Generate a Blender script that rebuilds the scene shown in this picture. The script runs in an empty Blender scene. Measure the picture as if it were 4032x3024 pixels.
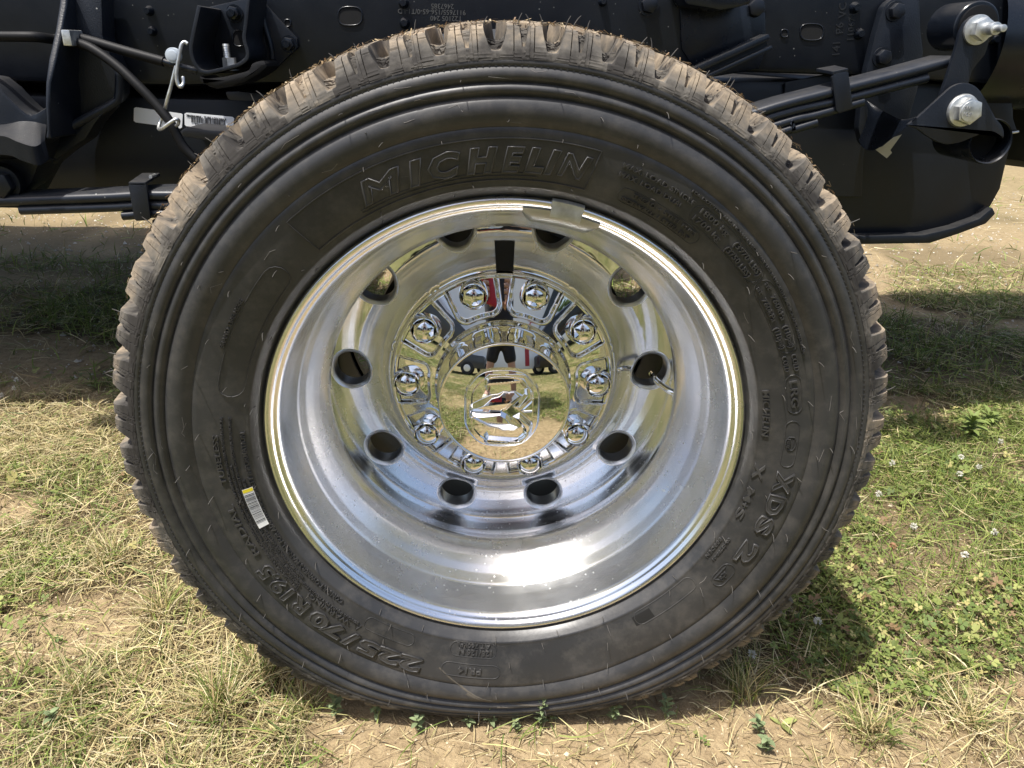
import bpy, bmesh, math, random
import numpy as np
from mathutils import Vector, Matrix

random.seed(7)
RNG = np.random.default_rng(11)
R = math.radians
PI = math.pi
scene = bpy.context.scene
COL = scene.collection
H = 0.393                                   # height of the axle above the ground

# ------------------------------------------------------------------ camera
CAM = np.array([-.0291, -.7416, .3858 + H])
F_PX, PITCH, YAW, ROLL = 3030.0, .4069, .0452, .0230


def cam_axes():
    cp, sp, cy, sy = math.cos(PITCH), math.sin(PITCH), math.cos(YAW), math.sin(YAW)
    fwd = np.array([sy * cp, cy * cp, -sp])
    right = np.array([cy, -sy, 0])
    up = np.cross(right, fwd)
    r = math.cos(ROLL) * right + math.sin(ROLL) * up
    u = -math.sin(ROLL) * right + math.cos(ROLL) * up
    return r, u, fwd


CR, CU, CF = cam_axes()
cam_data = bpy.data.cameras.new('camera')
cam = bpy.data.objects.new('camera', cam_data)
COL.objects.link(cam)
cam.matrix_world = Matrix(((CR[0], CU[0], -CF[0], CAM[0]), (CR[1], CU[1], -CF[1], CAM[1]),
                           (CR[2], CU[2], -CF[2], CAM[2]), (0, 0, 0, 1)))
cam_data.sensor_width = 36
cam_data.lens = F_PX / 4032 * 36
cam_data.clip_start = .01
cam_data.clip_end = 1000
scene.camera = cam

# ------------------------------------------------------------------ world, sun, exposure
SUN_DIR = Vector((-.30, -.236, 1)).normalized()          # towards the sun
SUN_EL = math.asin(SUN_DIR.z)
SUN_AZ = math.atan2(SUN_DIR.x, SUN_DIR.y)                # clockwise from +Y
world = bpy.data.worlds.new('World')
scene.world = world
world.use_nodes = True
wn = world.node_tree
sky = wn.nodes.new('ShaderNodeTexSky')
sky.sky_type = 'NISHITA'
sky.sun_disc = False
sky.sun_elevation = SUN_EL
sky.sun_rotation = SUN_AZ
sky.air_density = 1.0
sky.dust_density = 3.5
sky.ozone_density = 1.0
wn.links.new(sky.outputs[0], wn.nodes['Background'].inputs[0])
wn.nodes['Background'].inputs[1].default_value = .15
sun_data = bpy.data.lights.new('sun', 'SUN')
sun_data.energy = 4.8
sun_data.angle = R(.53)
sun_data.color = (1, .965, .91)
sun = bpy.data.objects.new('sun', sun_data)
COL.objects.link(sun)
sun.rotation_euler = SUN_DIR.to_track_quat('Z', 'Y').to_euler()
sun.location = (-3, -2, 8)
scene.view_settings.view_transform = 'Standard'
scene.view_settings.look = 'None'
scene.view_settings.exposure = 0.45
scene.view_settings.gamma = 1
scene.view_settings.use_curve_mapping = False


# ------------------------------------------------------------------ helpers
def at(px, py, Y):
    """point of the photograph (4032 px wide) at real depth Y -> world"""
    d = CF + (px - 2016) / F_PX * CR - (py - 1512) / F_PX * CU
    t = (Y - CAM[1]) / d[1]
    return CAM + t * d


class Crop:
    def __init__(s, x0, y0, k):
        s.x0, s.y0, s.k = x0, y0, k

    def __call__(s, x, y, Y):
        return at(s.x0 + x / s.k, s.y0 + y / s.k, Y)


def tag(o, label=None, cat=None, group=None, kind=None):
    if label: o['label'] = label
    if cat: o['category'] = cat
    if group: o['group'] = group
    if kind: o['kind'] = kind
    return o


def mesh_np(name, V, Q, cols=None, extra=None):
    """V (n,3), Q (m,3) or (m,4) arrays -> mesh, fast"""
    V = np.asarray(V, np.float32); Q = np.asarray(Q, np.int32)
    me = bpy.data.meshes.new(name)
    me.vertices.add(len(V)); me.vertices.foreach_set('co', V.ravel())
    k = Q.shape[1]
    me.loops.add(Q.size); me.loops.foreach_set('vertex_index', Q.ravel())
    me.polygons.add(len(Q))
    me.polygons.foreach_set('loop_start', np.arange(0, Q.size, k, dtype=np.int32))
    if cols is not None:
        a = me.attributes.new('Col', 'FLOAT_COLOR', 'POINT')
        c = np.ones((len(V), 4), np.float32); c[:, :3] = cols
        a.data.foreach_set('color', c.ravel())
    for n, v in (extra or {}).items():
        a = me.attributes.new(n, 'FLOAT', 'POINT'); a.data.foreach_set('value', np.asarray(v, np.float32))
    me.update(calc_edges=True)
    me.validate()
    return me


def link(name, me, mat=None, parent=None, smooth=None, loc=None):
    o = bpy.data.objects.new(name, me)
    COL.objects.link(o)
    if mat is not None and me is not None and len(me.materials) == 0: me.materials.append(mat)
    if parent is not None: o.parent = parent
    if loc is not None: o.location = loc
    if smooth is not None and me is not None:
        me.polygons.foreach_set('use_smooth', np.ones(len(me.polygons), bool))
        if smooth < 179: me.set_sharp_from_angle(angle=R(smooth))
    return o


def bm_obj(name, bm, mat, parent=None, smooth=35, loc=None):
    bmesh.ops.recalc_face_normals(bm, faces=bm.faces)
    me = bpy.data.meshes.new(name); bm.to_mesh(me); bm.free()
    return link(name, me, mat, parent, smooth, loc)


def lathe_np(prof, n=256, a0=0, a1=2 * PI):
    """prof: (r,y) along the section; axis = Y; angle clockwise from top as seen from -Y"""
    prof = np.asarray(prof, float)
    full = abs(a1 - a0 - 2 * PI) < 1e-6
    A = np.linspace(a0, a1, n, endpoint=not full)
    V = np.stack([np.outer(np.sin(A), prof[:, 0]), np.tile(prof[:, 1], (n, 1)), np.outer(np.cos(A), prof[:, 0])], -1).reshape(-1, 3)
    m = len(prof)
    i = np.arange(n if full else n - 1); j = np.arange(m - 1)
    I, J = np.meshgrid(i, j, indexing='ij')
    I2 = (I + 1) % n
    Q = np.stack([I * m + J, I2 * m + J, I2 * m + J + 1, I * m + J + 1], -1).reshape(-1, 4)
    return V, Q


def lathe(name, prof, mat, parent, n=256, a0=0, a1=2 * PI, smooth=35, loc=None):
    V, Q = lathe_np(prof, n, a0, a1)
    return link(name, mesh_np(name, V, Q), mat, parent, smooth, loc)


def fillet(pts, rad, seg=5):
    """round the inner corners of an open polyline of 2-D points"""
    pts = [np.array(p, float) for p in pts]
    out = [pts[0]]
    for k in range(1, len(pts) - 1):
        p, a, b = pts[k], pts[k - 1], pts[k + 1]
        u, v = a - p, b - p
        lu, lv = np.linalg.norm(u), np.linalg.norm(v)
        d = min(rad[k] if hasattr(rad, '__len__') else rad, lu * .45, lv * .45)
        s, e = p + u / lu * d, p + v / lv * d
        for t in np.linspace(0, 1, seg):
            out.append((1 - t) ** 2 * s + 2 * t * (1 - t) * p + t * t * e)
    out.append(pts[-1])
    return np.array(out)


def prism(bm, pts, off, bevel=0.0):
    """closed polygon of 3-D points extruded by vector off"""
    vs = [bm.verts.new(Vector(p)) for p in pts]
    f = bm.faces.new(vs)
    r = bmesh.ops.extrude_face_region(bm, geom=[f])
    nv = [g for g in r['geom'] if isinstance(g, bmesh.types.BMVert)]
    bmesh.ops.translate(bm, verts=nv, vec=Vector(off))
    if bevel:
        es = list({e for v in vs + nv for e in v.link_edges})
        bmesh.ops.bevel(bm, geom=es, offset=bevel, segments=2, profile=.6, affect='EDGES')


def plate(name, cr, pts, Y, thick, mat, parent, bevel=.002, rnd=0.0, smooth=40):
    """flat piece traced at its own depth Y, thickness going away from the viewer"""
    P = [cr(x, y, Y) for x, y in pts]
    if rnd:
        P2 = [(p[0], p[2]) for p in P]
        n = len(P2)
        ring = fillet([(np.array(P2[-1]) + np.array(P2[0])) / 2] + P2 + [(np.array(P2[-1]) + np.array(P2[0])) / 2], rnd)[:-1]
        P = [np.array([a, Y, b]) for a, b in ring]
    bm = bmesh.new()
    prism(bm, P, (0, thick, 0), bevel)
    return bm_obj(name, bm, mat, parent, smooth)


def tube_np(path, rad, seg=10, caps=True):
    path = np.asarray(path, float); n = len(path)
    rad = np.broadcast_to(np.asarray(rad, float), (n,))
    T = np.gradient(path, axis=0); T /= np.linalg.norm(T, axis=1)[:, None] + 1e-12
    ref = np.array([0, 0, 1.]) if abs(T[0][2]) < .9 else np.array([1., 0, 0])
    V = []
    Nn = np.cross(T[0], ref); Nn /= np.linalg.norm(Nn)
    for k in range(n):
        Nn = Nn - T[k] * (Nn @ T[k]); Nn /= np.linalg.norm(Nn) + 1e-12
        B = np.cross(T[k], Nn)
        a = np.linspace(0, 2 * PI, seg, endpoint=False)
        V.append(path[k] + rad[k] * (np.outer(np.cos(a), Nn) + np.outer(np.sin(a), B)))
    V = np.concatenate(V)
    I, J = np.meshgrid(np.arange(n - 1), np.arange(seg), indexing='ij')
    J2 = (J + 1) % seg
    Q = np.stack([I * seg + J, I * seg + J2, (I + 1) * seg + J2, (I + 1) * seg + J], -1).reshape(-1, 4)
    return V, Q


def smooth_path(pts, n=40):
    """Catmull-Rom through 3-D points"""
    P = np.array(pts, float)
    P = np.vstack([2 * P[0] - P[1], P, 2 * P[-1] - P[-2]])
    out = []
    m = len(P) - 3
    per = max(2, n // m)
    for i in range(m):
        p0, p1, p2, p3 = P[i:i + 4]
        for t in np.linspace(0, 1, per, endpoint=False):
            out.append(.5 * ((2 * p1) + (-p0 + p2) * t + (2 * p0 - 5 * p1 + 4 * p2 - p3) * t * t + (-p0 + 3 * p1 - 3 * p2 + p3) * t ** 3))
    out.append(P[-2])
    return np.array(out)


def tube(name, pts, rad, mat, parent=None, seg=10, n=40, smooth=True):
    path = smooth_path(pts, n) if smooth else np.array(pts)
    V, Q = tube_np(path, rad, seg)
    me = mesh_np(name, V, Q)
    bm = bmesh.new(); bm.from_mesh(me)
    bmesh.ops.holes_fill(bm, edges=[e for e in bm.edges if e.is_boundary])
    return bm_obj(name, bm, mat, parent, 50)


def merge_np(parts):
    Vs, Qs, n = [], [], 0
    for V, Q in parts:
        Vs.append(V); Qs.append(np.asarray(Q) + n); n += len(V)
    return np.concatenate(Vs), np.concatenate(Qs)


def cyl_y(bm, c, r, y0, y1, seg=24, r2=None):
    m = Matrix.Translation((c[0], (y0 + y1) / 2, c[2])) @ Matrix.Rotation(PI / 2, 4, 'X')
    # local +Z -> world -Y : radius1 sits at the far end
    bmesh.ops.create_cone(bm, cap_ends=True, segments=seg, radius1=r, radius2=r if r2 is None else r2, depth=abs(y1 - y0), matrix=m)


def box(bm, x0, x1, y0, y1, z0, z1):
    m = Matrix.Translation(((x0 + x1) / 2, (y0 + y1) / 2, (z0 + z1) / 2)) @ Matrix.Diagonal((x1 - x0, y1 - y0, z1 - z0, 1))
    return bmesh.ops.create_cube(bm, size=1, matrix=m)


def bevel_all(bm, w, seg=2, ang=30):
    es = [e for e in bm.edges if len(e.link_faces) == 2 and e.calc_face_angle(0) > R(ang)]
    bmesh.ops.bevel(bm, geom=es, offset=w, segments=seg, profile=.6, affect='EDGES')


def bolt(name, c, r, Y, mat, parent, depth=.008, washer=True, dome=False, seg=6, rot=.3):
    """hex bolt head with washer, axis Y, base against depth Y, head towards the viewer"""
    bm = bmesh.new()
    if washer: cyl_y(bm, c, r * 1.25, Y - depth * .25, Y, 28)
    if dome:
        cyl_y(bm, c, r, Y - depth, Y, 20, r2=r * .55)
    else:
        g = bmesh.ops.create_cone(bm, cap_ends=True, segments=6, radius1=r, radius2=r * .97, depth=depth,
                                  matrix=Matrix.Translation((c[0], Y - depth * .25 - depth / 2, c[2])) @ Matrix.Rotation(PI / 2, 4, 'X') @ Matrix.Rotation(rot, 4, 'Z'))
        bmesh.ops.bevel(bm, geom=list({e for v in g['verts'] for e in v.link_edges}), offset=r * .08, segments=2, profile=.5, affect='EDGES')
    return bm_obj(name, bm, mat, parent, 30)


def vnoise(x, y, seed=0):
    n = 256
    g = np.random.default_rng(seed).random((n, n))
    xi, yi = np.floor(x).astype(int), np.floor(y).astype(int)
    fx, fy = x - xi, y - yi
    fx = fx * fx * (3 - 2 * fx); fy = fy * fy * (3 - 2 * fy)
    a, b = g[xi % n, yi % n], g[(xi + 1) % n, yi % n]
    c, d = g[xi % n, (yi + 1) % n], g[(xi + 1) % n, (yi + 1) % n]
    return (a * (1 - fx) + b * fx) * (1 - fy) + (c * (1 - fx) + d * fx) * fy


def fbm(x, y, scale, octv=4, seed=0):
    s, amp, tot = 0, 1, 0
    for o in range(octv):
        s = s + amp * vnoise(x * scale + 17.3 * o, y * scale - 9.1 * o, seed + o)
        tot += amp; amp *= .5; scale *= 2.03
    return s / tot


# ------------------------------------------------------------------ materials
class NT:
    def __init__(s, name):
        s.m = bpy.data.materials.new(name); s.m.use_nodes = True
        s.t = s.m.node_tree; s.n = s.t.nodes; s.l = s.t.links
        s.b = s.n['Principled BSDF']; s.out = s.n['Material Output']

    def node(s, kind, **kw):
        nd = s.n.new('ShaderNode' + kind)
        for k, v in kw.items():
            if k.startswith('_'): setattr(nd, k[1:], v)
            else: nd.inputs[k.replace('0', ' ')].default_value = v
        return nd

    def link(s, a, b): s.l.new(a, b)

    def coord(s, kind='Object', scale=None):
        tc = s.n.new('ShaderNodeTexCoord')
        if scale is None: return tc.outputs[kind]
        mp = s.n.new('ShaderNodeMapping'); mp.inputs['Scale'].default_value = scale
        s.link(tc.outputs[kind], mp.inputs[0]); return mp.outputs[0]

    def noise(s, vec, scale, detail=4, rough=.55):
        nd = s.n.new('ShaderNodeTexNoise'); nd.inputs['Scale'].default_value = scale
        nd.inputs['Detail'].default_value = detail; nd.inputs['Roughness'].default_value = rough
        if vec is not None: s.link(vec, nd.inputs['Vector'])
        return nd.outputs['Fac']

    def ramp(s, fac, stops, interp='LINEAR'):
        nd = s.n.new('ShaderNodeValToRGB'); r = nd.color_ramp; r.interpolation = interp
        while len(r.elements) < len(stops): r.elements.new(.5)
        for e, (p, c) in zip(r.elements, stops):
            e.position = p; e.color = (*c, 1) if len(c) == 3 else c
        s.link(fac, nd.inputs[0]); return nd.outputs[0]

    def mix(s, fac, a, b):
        nd = s.n.new('ShaderNodeMix'); nd.data_type = 'RGBA'
        for sock, v in ((nd.inputs[0], fac), (nd.inputs[6], a), (nd.inputs[7], b)):
            if isinstance(v, bpy.types.NodeSocket): s.link(v, sock)
            else: sock.default_value = v if not isinstance(v, tuple) else (*v, 1)
        return nd.outputs[2]

    def math(s, op, a, b=None):
        nd = s.n.new('ShaderNodeMath'); nd.operation = op
        for sock, v in ((nd.inputs[0], a), (nd.inputs[1], b)):
            if v is None: continue
            if isinstance(v, bpy.types.NodeSocket): s.link(v, sock)
            else: sock.default_value = v
        return nd.outputs[0]

    def bump(s, h, strength=.3, dist=.001):
        nd = s.n.new('ShaderNodeBump'); nd.inputs['Strength'].default_value = strength; nd.inputs['Distance'].default_value = dist
        s.link(h, nd.inputs['Height']); s.link(nd.outputs[0], s.b.inputs['Normal']); return nd


def grey(v): return (v, v, v)


def simple(name, col, rough=.5, metal=0, spec=.5, coat=0, bumpscale=None, bstr=.1):
    m = NT(name)
    m.b.inputs['Base Color'].default_value = (*col, 1); m.b.inputs['Roughness'].default_value = rough
    m.b.inputs['Metallic'].default_value = metal; m.b.inputs['Specular IOR Level'].default_value = spec
    m.b.inputs['Coat Weight'].default_value = coat
    if bumpscale: m.bump(m.noise(m.coord(), bumpscale), bstr)
    return m.m


def mat_rubber():
    m = NT('tyre_rubber')
    o = m.coord()
    n1 = m.noise(o, 9, 5); n2 = m.noise(o, 160, 3); n3 = m.noise(o, 38, 5, .7)
    base = m.ramp(n1, [(.3, (.024, .0243, .0255)), (.7, (.042, .0420, .0428))])
    dust = m.ramp(n3, [(.46, grey(0)), (.80, grey(.55))])
    m.link(m.mix(dust, base, (.115, .106, .094)), m.b.inputs['Base Color'])
    m.link(m.ramp(n1, [(.3, grey(.33)), (.75, grey(.50))]), m.b.inputs['Roughness'])
    m.b.inputs['Specular IOR Level'].default_value = .5
    # scuffs: fine streaks round the tyre
    sc = m.noise(m.coord('Object', (1, 1, 1)), 5.5, 8, .8)
    m.bump(m.math('ADD', n2, m.math('MULTIPLY', sc, .6)), .16, .0007)
    return m.m


def mat_tread():
    m = NT('dusty_tread_rubber')
    o = m.coord('Object')
    at_ = m.n.new('ShaderNodeAttribute'); at_.attribute_name = 'dirt'
    oi = m.n.new('ShaderNodeObjectInfo')
    geo = m.n.new('ShaderNodeNewGeometry')
    n1 = m.noise(geo.outputs['Position'], 55, 6, .65); n2 = m.noise(geo.outputs['Position'], 13, 4)
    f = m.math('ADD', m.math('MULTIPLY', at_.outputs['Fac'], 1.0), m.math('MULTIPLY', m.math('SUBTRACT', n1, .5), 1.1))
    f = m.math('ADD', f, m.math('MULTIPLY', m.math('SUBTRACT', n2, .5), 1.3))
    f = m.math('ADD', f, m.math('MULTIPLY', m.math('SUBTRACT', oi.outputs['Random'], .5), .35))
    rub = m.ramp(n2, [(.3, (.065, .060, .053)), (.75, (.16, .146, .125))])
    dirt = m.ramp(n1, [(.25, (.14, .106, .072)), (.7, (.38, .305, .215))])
    rub = m.mix(m.ramp(f, [(.0, grey(1)), (.30, grey(0))]), rub, (.034, .031, .028))  # low values darken the rubber, mostly in the grooves
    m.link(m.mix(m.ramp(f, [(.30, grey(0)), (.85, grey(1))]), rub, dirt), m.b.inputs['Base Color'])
    m.b.inputs['Roughness'].default_value = .82
    m.b.inputs['Specular IOR Level'].default_value = .25
    m.bump(n1, .45, .0012)
    return m.m


def mat_polished(name='polished_aluminium', r0=.025, r1=.085, aniso=0):
    """polished aluminium: water spots, slight haze"""
    m = NT(name)
    o = m.coord()
    n1 = m.noise(o, 14, 5); n2 = m.noise(o, 6, 3)
    vor = m.n.new('ShaderNodeTexVoronoi'); vor.inputs['Scale'].default_value = 130; m.link(o, vor.inputs['Vector'])
    dd = m.math('ADD', vor.outputs['Distance'], m.math('MULTIPLY', m.noise(o, 70, 2), .45))
    spot = m.ramp(dd, [(.30, grey(1)), (.40, grey(0))])
    keep = m.ramp(m.noise(o, 11, 3), [(.40, grey(0)), (.60, grey(1))])
    sp = m.math('MULTIPLY', spot, keep)
    xyz = m.n.new('ShaderNodeSeparateXYZ'); m.link(o, xyz.inputs[0])
    low = m.n.new('ShaderNodeMapRange'); low.inputs[1].default_value = .02; low.inputs[2].default_value = -.12
    m.link(xyz.outputs['Z'], low.inputs[0])
    sp = m.math('MULTIPLY', sp, low.outputs[0])
    haze = m.ramp(n1, [(.35, grey(r0)), (.75, grey(r1))])
    m.link(m.mix(sp, haze, grey(.5)), m.b.inputs['Roughness'])
    m.link(m.mix(sp, (.90, .905, .91) if aniso else (.82, .83, .84), (.90, .90, .90)), m.b.inputs['Base Color'])
    m.b.inputs['Metallic'].default_value = 1
    if aniso:
        m.b.inputs['Anisotropic'].default_value = aniso; m.b.inputs['Anisotropic Rotation'].default_value = .25
        tg = m.n.new('ShaderNodeTangent'); tg.direction_type = 'RADIAL'; tg.axis = 'Y'; m.link(tg.outputs[0], m.b.inputs['Tangent'])
    lines = m.noise(m.coord('Object', (1, 260, 1)), 2.5, 4, .7)
    m.bump(m.math('ADD', m.noise(m.coord('Object'), 26, 3), m.math('MULTIPLY', lines, .5 if aniso else .08)), .06, .0012)
    return m.m


def mat_chrome():
    m = NT('chrome_plating')
    m.b.inputs['Base Color'].default_value = (.86, .86, .85, 1); m.b.inputs['Metallic'].default_value = 1
    n = m.noise(m.coord(), 30, 3)
    m.link(m.ramp(n, [(.35, grey(.012)), (.8, grey(.035))]), m.b.inputs['Roughness'])
    m.bump(m.noise(m.coord(), 9, 2), .035, .002)
    return m.m


def mat_machined():
    m = NT('machined_aluminium')
    n = m.noise(m.coord(), 60, 4)
    m.b.inputs['Base Color'].default_value = (.86, .87, .88, 1); m.b.inputs['Metallic'].default_value = 1
    m.link(m.ramp(n, [(.3, grey(.34)), (.7, grey(.48))]), m.b.inputs['Roughness'])
    return m.m


def mat_black(name, rough=.34, speck=1.0, base=.006, orange=0.25):
    """gloss black chassis paint with dust specks and dull film"""
    m = NT(name)
    o = m.coord()
    vor = m.n.new('ShaderNodeTexVoronoi'); vor.inputs['Scale'].default_value = 62; m.link(o, vor.inputs['Vector'])
    vd = m.math('ADD', vor.outputs['Distance'], m.math('MULTIPLY', m.noise(o, 26, 2), .26))
    spot = m.ramp(vd, [(.13, grey(1)), (.20, grey(0))])
    keep = m.ramp(m.noise(o, 5, 4, .65), [(.46, grey(0)), (.60, grey(.8))])
    sp = m.math('MULTIPLY', m.math('MULTIPLY', spot, keep), speck)
    film = m.noise(o, 11, 6, .65)
    b1 = m.ramp(film, [(.35, (base * .8, base * 1.15, base * 1.9)), (.8, (base * 1.5, base * 1.9, base * 2.7))])
    ng = m.n.new('ShaderNodeNewGeometry'); sx = m.n.new('ShaderNodeSeparateXYZ'); m.link(ng.outputs['Normal'], sx.inputs[0])
    up_ = m.ramp(sx.outputs['Z'], [(.35, grey(0)), (.95, grey(1))])
    dust = m.math('MULTIPLY', up_, m.ramp(m.noise(o, 30, 5, .7), [(.30, grey(.1)), (.75, grey(.6))]))
    b1 = m.mix(dust, b1, (.075, .070, .062))
    m.link(m.mix(sp, b1, (.55, .54, .50)), m.b.inputs['Base Color'])
    m.link(m.ramp(film, [(.3, grey(rough)), (.8, grey(min(1, rough + .16)))]), m.b.inputs['Roughness'])
    m.b.inputs['Specular IOR Level'].default_value = .42
    m.bump(m.noise(o, 420, 2), orange, .0004)
    return m.m


def mat_galv():
    m = NT('zinc_plated_steel')
    n = m.noise(m.coord(), 90, 4)
    m.link(m.ramp(n, [(.3, (.50, .51, .50)), (.75, (.78, .79, .77))]), m.b.inputs['Base Color'])
    m.b.inputs['Metallic'].default_value = .85
    m.link(m.ramp(n, [(.3, grey(.32)), (.75, grey(.5))]), m.b.inputs['Roughness'])
    m.bump(n, .1, .0005)
    return m.m


def mat_blade(name, trans=.3):
    m = NT(name)
    a = m.n.new('ShaderNodeAttribute'); a.attribute_name = 'Col'
    m.link(a.outputs['Color'], m.b.inputs['Base Color'])
    m.b.inputs['Roughness'].default_value = .6
    m.b.inputs['Specular IOR Level'].default_value = .3
    tr = m.n.new('ShaderNodeBsdfTranslucent'); m.link(a.outputs['Color'], tr.inputs[0])
    mx = m.n.new('ShaderNodeMixShader'); mx.inputs[0].default_value = trans
    m.link(m.b.outputs[0], mx.inputs[1]); m.link(tr.outputs[0], mx.inputs[2]); m.link(mx.outputs[0], m.out.inputs[0])
    return m.m


def mat_ground():
    m = NT('dry_soil')
    g = m.n.new('ShaderNodeNewGeometry').outputs['Position']
    n1 = m.noise(g, 3.1, 5, .6); n2 = m.noise(g, 42, 6, .7); n3 = m.noise(g, 230, 4, .7); n4 = m.noise(g, .7, 4)
    soil = m.ramp(n2, [(.28, (.13, .092, .052)), (.50, (.27, .20, .115)), (.72, (.40, .31, .185))])
    soil = m.mix(m.ramp(n3, [(.35, grey(0)), (.7, grey(.55))]), soil, (.44, .335, .19))
    far = m.ramp(m.noise(g, 8, 6, .7), [(.3, (.075, .085, .025)), (.5, (.17, .16, .06)), (.7, (.29, .235, .12))])
    # beyond the built blades the turf is carried by the material
    dist = m.n.new('ShaderNodeVectorMath'); dist.operation = 'LENGTH'; m.link(g, dist.inputs[0])
    mr = m.n.new('ShaderNodeMapRange'); mr.inputs[1].default_value = 2.0; mr.inputs[2].default_value = 4.5
    m.link(dist.outputs['Value'], mr.inputs[0])
    patch = m.ramp(n4, [(.40, grey(1)), (.62, grey(.35))])
    la = m.n.new('ShaderNodeAttribute'); la.attribute_name = 'turf_dens'
    tf = m.n.new('ShaderNodeAttribute'); tf.attribute_name = 'turf'
    dark_soil = m.ramp(n2, [(.3, (.030, .023, .014)), (.7, (.12, .088, .050))])
    soil = m.mix(m.ramp(m.math('ADD', la.outputs['Fac'], m.math('MULTIPLY', m.math('SUBTRACT', n2, .5), .6)), [(.18, grey(0)), (.5, grey(.85))]), soil, dark_soil)  # soil darkened where turf is dense, for dark gaps between blades
    both = m.math('MAXIMUM', m.math('MULTIPLY', mr.outputs[0], .25), tf.outputs['Fac'])
    m.link(m.mix(m.math('MULTIPLY', both, patch), soil, far), m.b.inputs['Base Color'])
    m.b.inputs['Roughness'].default_value = .95; m.b.inputs['Specular IOR Level'].default_value = .15
    m.bump(m.math('ADD', n2, m.math('MULTIPLY', n3, .5)), .8, .006)
    return m.m


def mat_letter():
    m = NT('raised_letter_rubber')
    n = m.noise(m.coord(), 40, 4)
    m.link(m.ramp(n, [(.3, (.032, .032, .033)), (.75, (.062, .060, .058))]), m.b.inputs['Base Color'])
    m.link(m.ramp(n, [(.3, grey(.30)), (.75, grey(.44))]), m.b.inputs['Roughness'])
    return m.m


M = dict(
    letter=mat_letter(),
    rubber=mat_rubber(), tread=mat_tread(), alu=mat_polished(), barrel=mat_polished('brushed_polished_barrel', .20, .31, .5), chrome=mat_chrome(), mach=mat_machined(),
    frame=mat_black('black_frame_paint', .30, 1.0), casting=mat_black('black_casting_paint', .34, .9, .007, .9),
    gloss=mat_black('gloss_black_steel', .18, .35, .006, .1), spring=mat_black('black_spring_steel', .30, .7, .010, .2),
    tank=mat_black('black_tank_plastic', .32, .10, .006, .15), dark=simple('dark_underbody', (.012, .012, .013), .6),
    flat_black=simple('black_lens_and_shade', (.004, .004, .004), .9), galv=mat_galv(), hose=simple('black_hose_rubber', (.006, .006, .0065), .55, 0, .22, bumpscale=200, bstr=.1),  # flat black paints the shade of openings; phone lenses share it
    plastic=simple('black_plastic', (.012, .012, .013), .42), label=simple('label_paper', (.86, .88, .90), .55), ink=simple('printed_ink', (.02, .02, .022), .6),
    sticker=simple('white_sticker', (.80, .80, .78), .5), yellow=simple('yellow_print', (.75, .62, .03), .5),
    ram=simple('weight_steel', (.42, .43, .42), .45, .8, bumpscale=120, bstr=.25), blade=mat_blade('grass_blade', .16), leaf=mat_blade('leaf_blade', .24),
    tyredark=simple('inner_tyre_rubber', (.02, .02, .02), .7), steel=simple('dark_painted_steel', (.03, .03, .032), .45), cream=simple('cream_tag', (.60, .57, .46), .6),
    crumb=mat_blade('soil_crumb', 0.0), blueplug=simple('pale_grey_plug', (.45, .50, .55), .4),
)

# ------------------------------------------------------------------ ground
def ground_h(x, y):
    near = .010 * (fbm(x, y, 2.2, 3, 5) - .5) + .012 * (fbm(x, y, 14, 4, 9) - .5) + .006 * (fbm(x, y, 70, 3, 21) - .5)
    d = np.sqrt((x) ** 2 + (y - .09) ** 2)
    far = .10 * (fbm(x, y, .35, 3, 31) - .5) * np.clip((d - 2.5) / 6, 0, 1)
    return near + far


def axis_coords(lo, hi, step, far):
    c = list(np.arange(lo, hi, step))
    s = step; p = hi
    while p < far: c.append(p); s *= 1.16; p += s
    c.append(far)
    s = step; p = lo - step; left = []
    while p > -far: left.append(p); s *= 1.16; p -= s
    left.append(-far)
    return np.array(left[::-1] + c)


gx = axis_coords(-1.35, 1.55, .0085, 320); gy = axis_coords(-.16, 1.25, .0085, 320)
GX, GY = np.meshgrid(gx, gy, indexing='ij')
GZ = ground_h(GX, GY)
# the soil is pressed down a little where the tyre stands
nx, ny = len(gx), len(gy)
I, J = np.meshgrid(np.arange(nx - 1), np.arange(ny - 1), indexing='ij')
Q = np.stack([I * ny + J, (I + 1) * ny + J, (I + 1) * ny + J + 1, I * ny + J + 1], -1).reshape(-1, 4)
GROUND_Q = Q

# ------------------------------------------------------------------ truck root
truck = bpy.data.objects.new('work_truck', None); COL.objects.link(truck)
tag(truck, 'black chassis of a work truck with chrome dual rear wheel standing on dry grass', 'truck')
AX = (0, 0, H)

# ------------------------------------------------------------------ tyre
SW = np.array([(.2570, .016), (.2590, .0075), (.2625, .0005), (.2670, -.0065), (.2700, -.0095), (.2712, -.0112), (.2722, -.0112), (.274, -.0118),
               (.2800, -.0146), (.2900, -.0185), (.3000, -.0212), (.3100, -.0231), (.3190, -.0243), (.3232, -.0247),
               (.3250, -.0238), (.3262, -.0246), (.3300, -.0274), (.3345, -.0294), (.3385, -.0302), (.3425, -.0299), (.3465, -.0284), (.3492, -.0268),
               (.3507, -.0248), (.3520, -.0258), (.3540, -.0282), (.3565, -.0295), (.3590, -.0286), (.3608, -.0266), (.3620, -.0252),
               (.3632, -.0264), (.3655, -.0287), (.3685, -.0294), (.3715, -.0286), (.3738, -.0272), (.3750, -.0264), (.3762, -.0274),
               (.3780, -.0276), (.3800, -.0274), (.3812, -.0268)])


def sw_y(r): return np.interp(r, SW[:, 0], SW[:, 1])


casing_prof = np.vstack([[(.243, .045), (.2475, .030)], SW, [(.3825, -.026), (.3815, -.02), (.3825, .0), (.384, .04), (.3845, .09), (.384, .14), (.3825, .18), (.3825, .206)],
                         [(r, .18 - y) for r, y in SW[::-1][::3]], [(.2475, .15)]])
tyre = lathe('tyre', casing_prof, M['rubber'], truck, 360, smooth=60, loc=AX)

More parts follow.
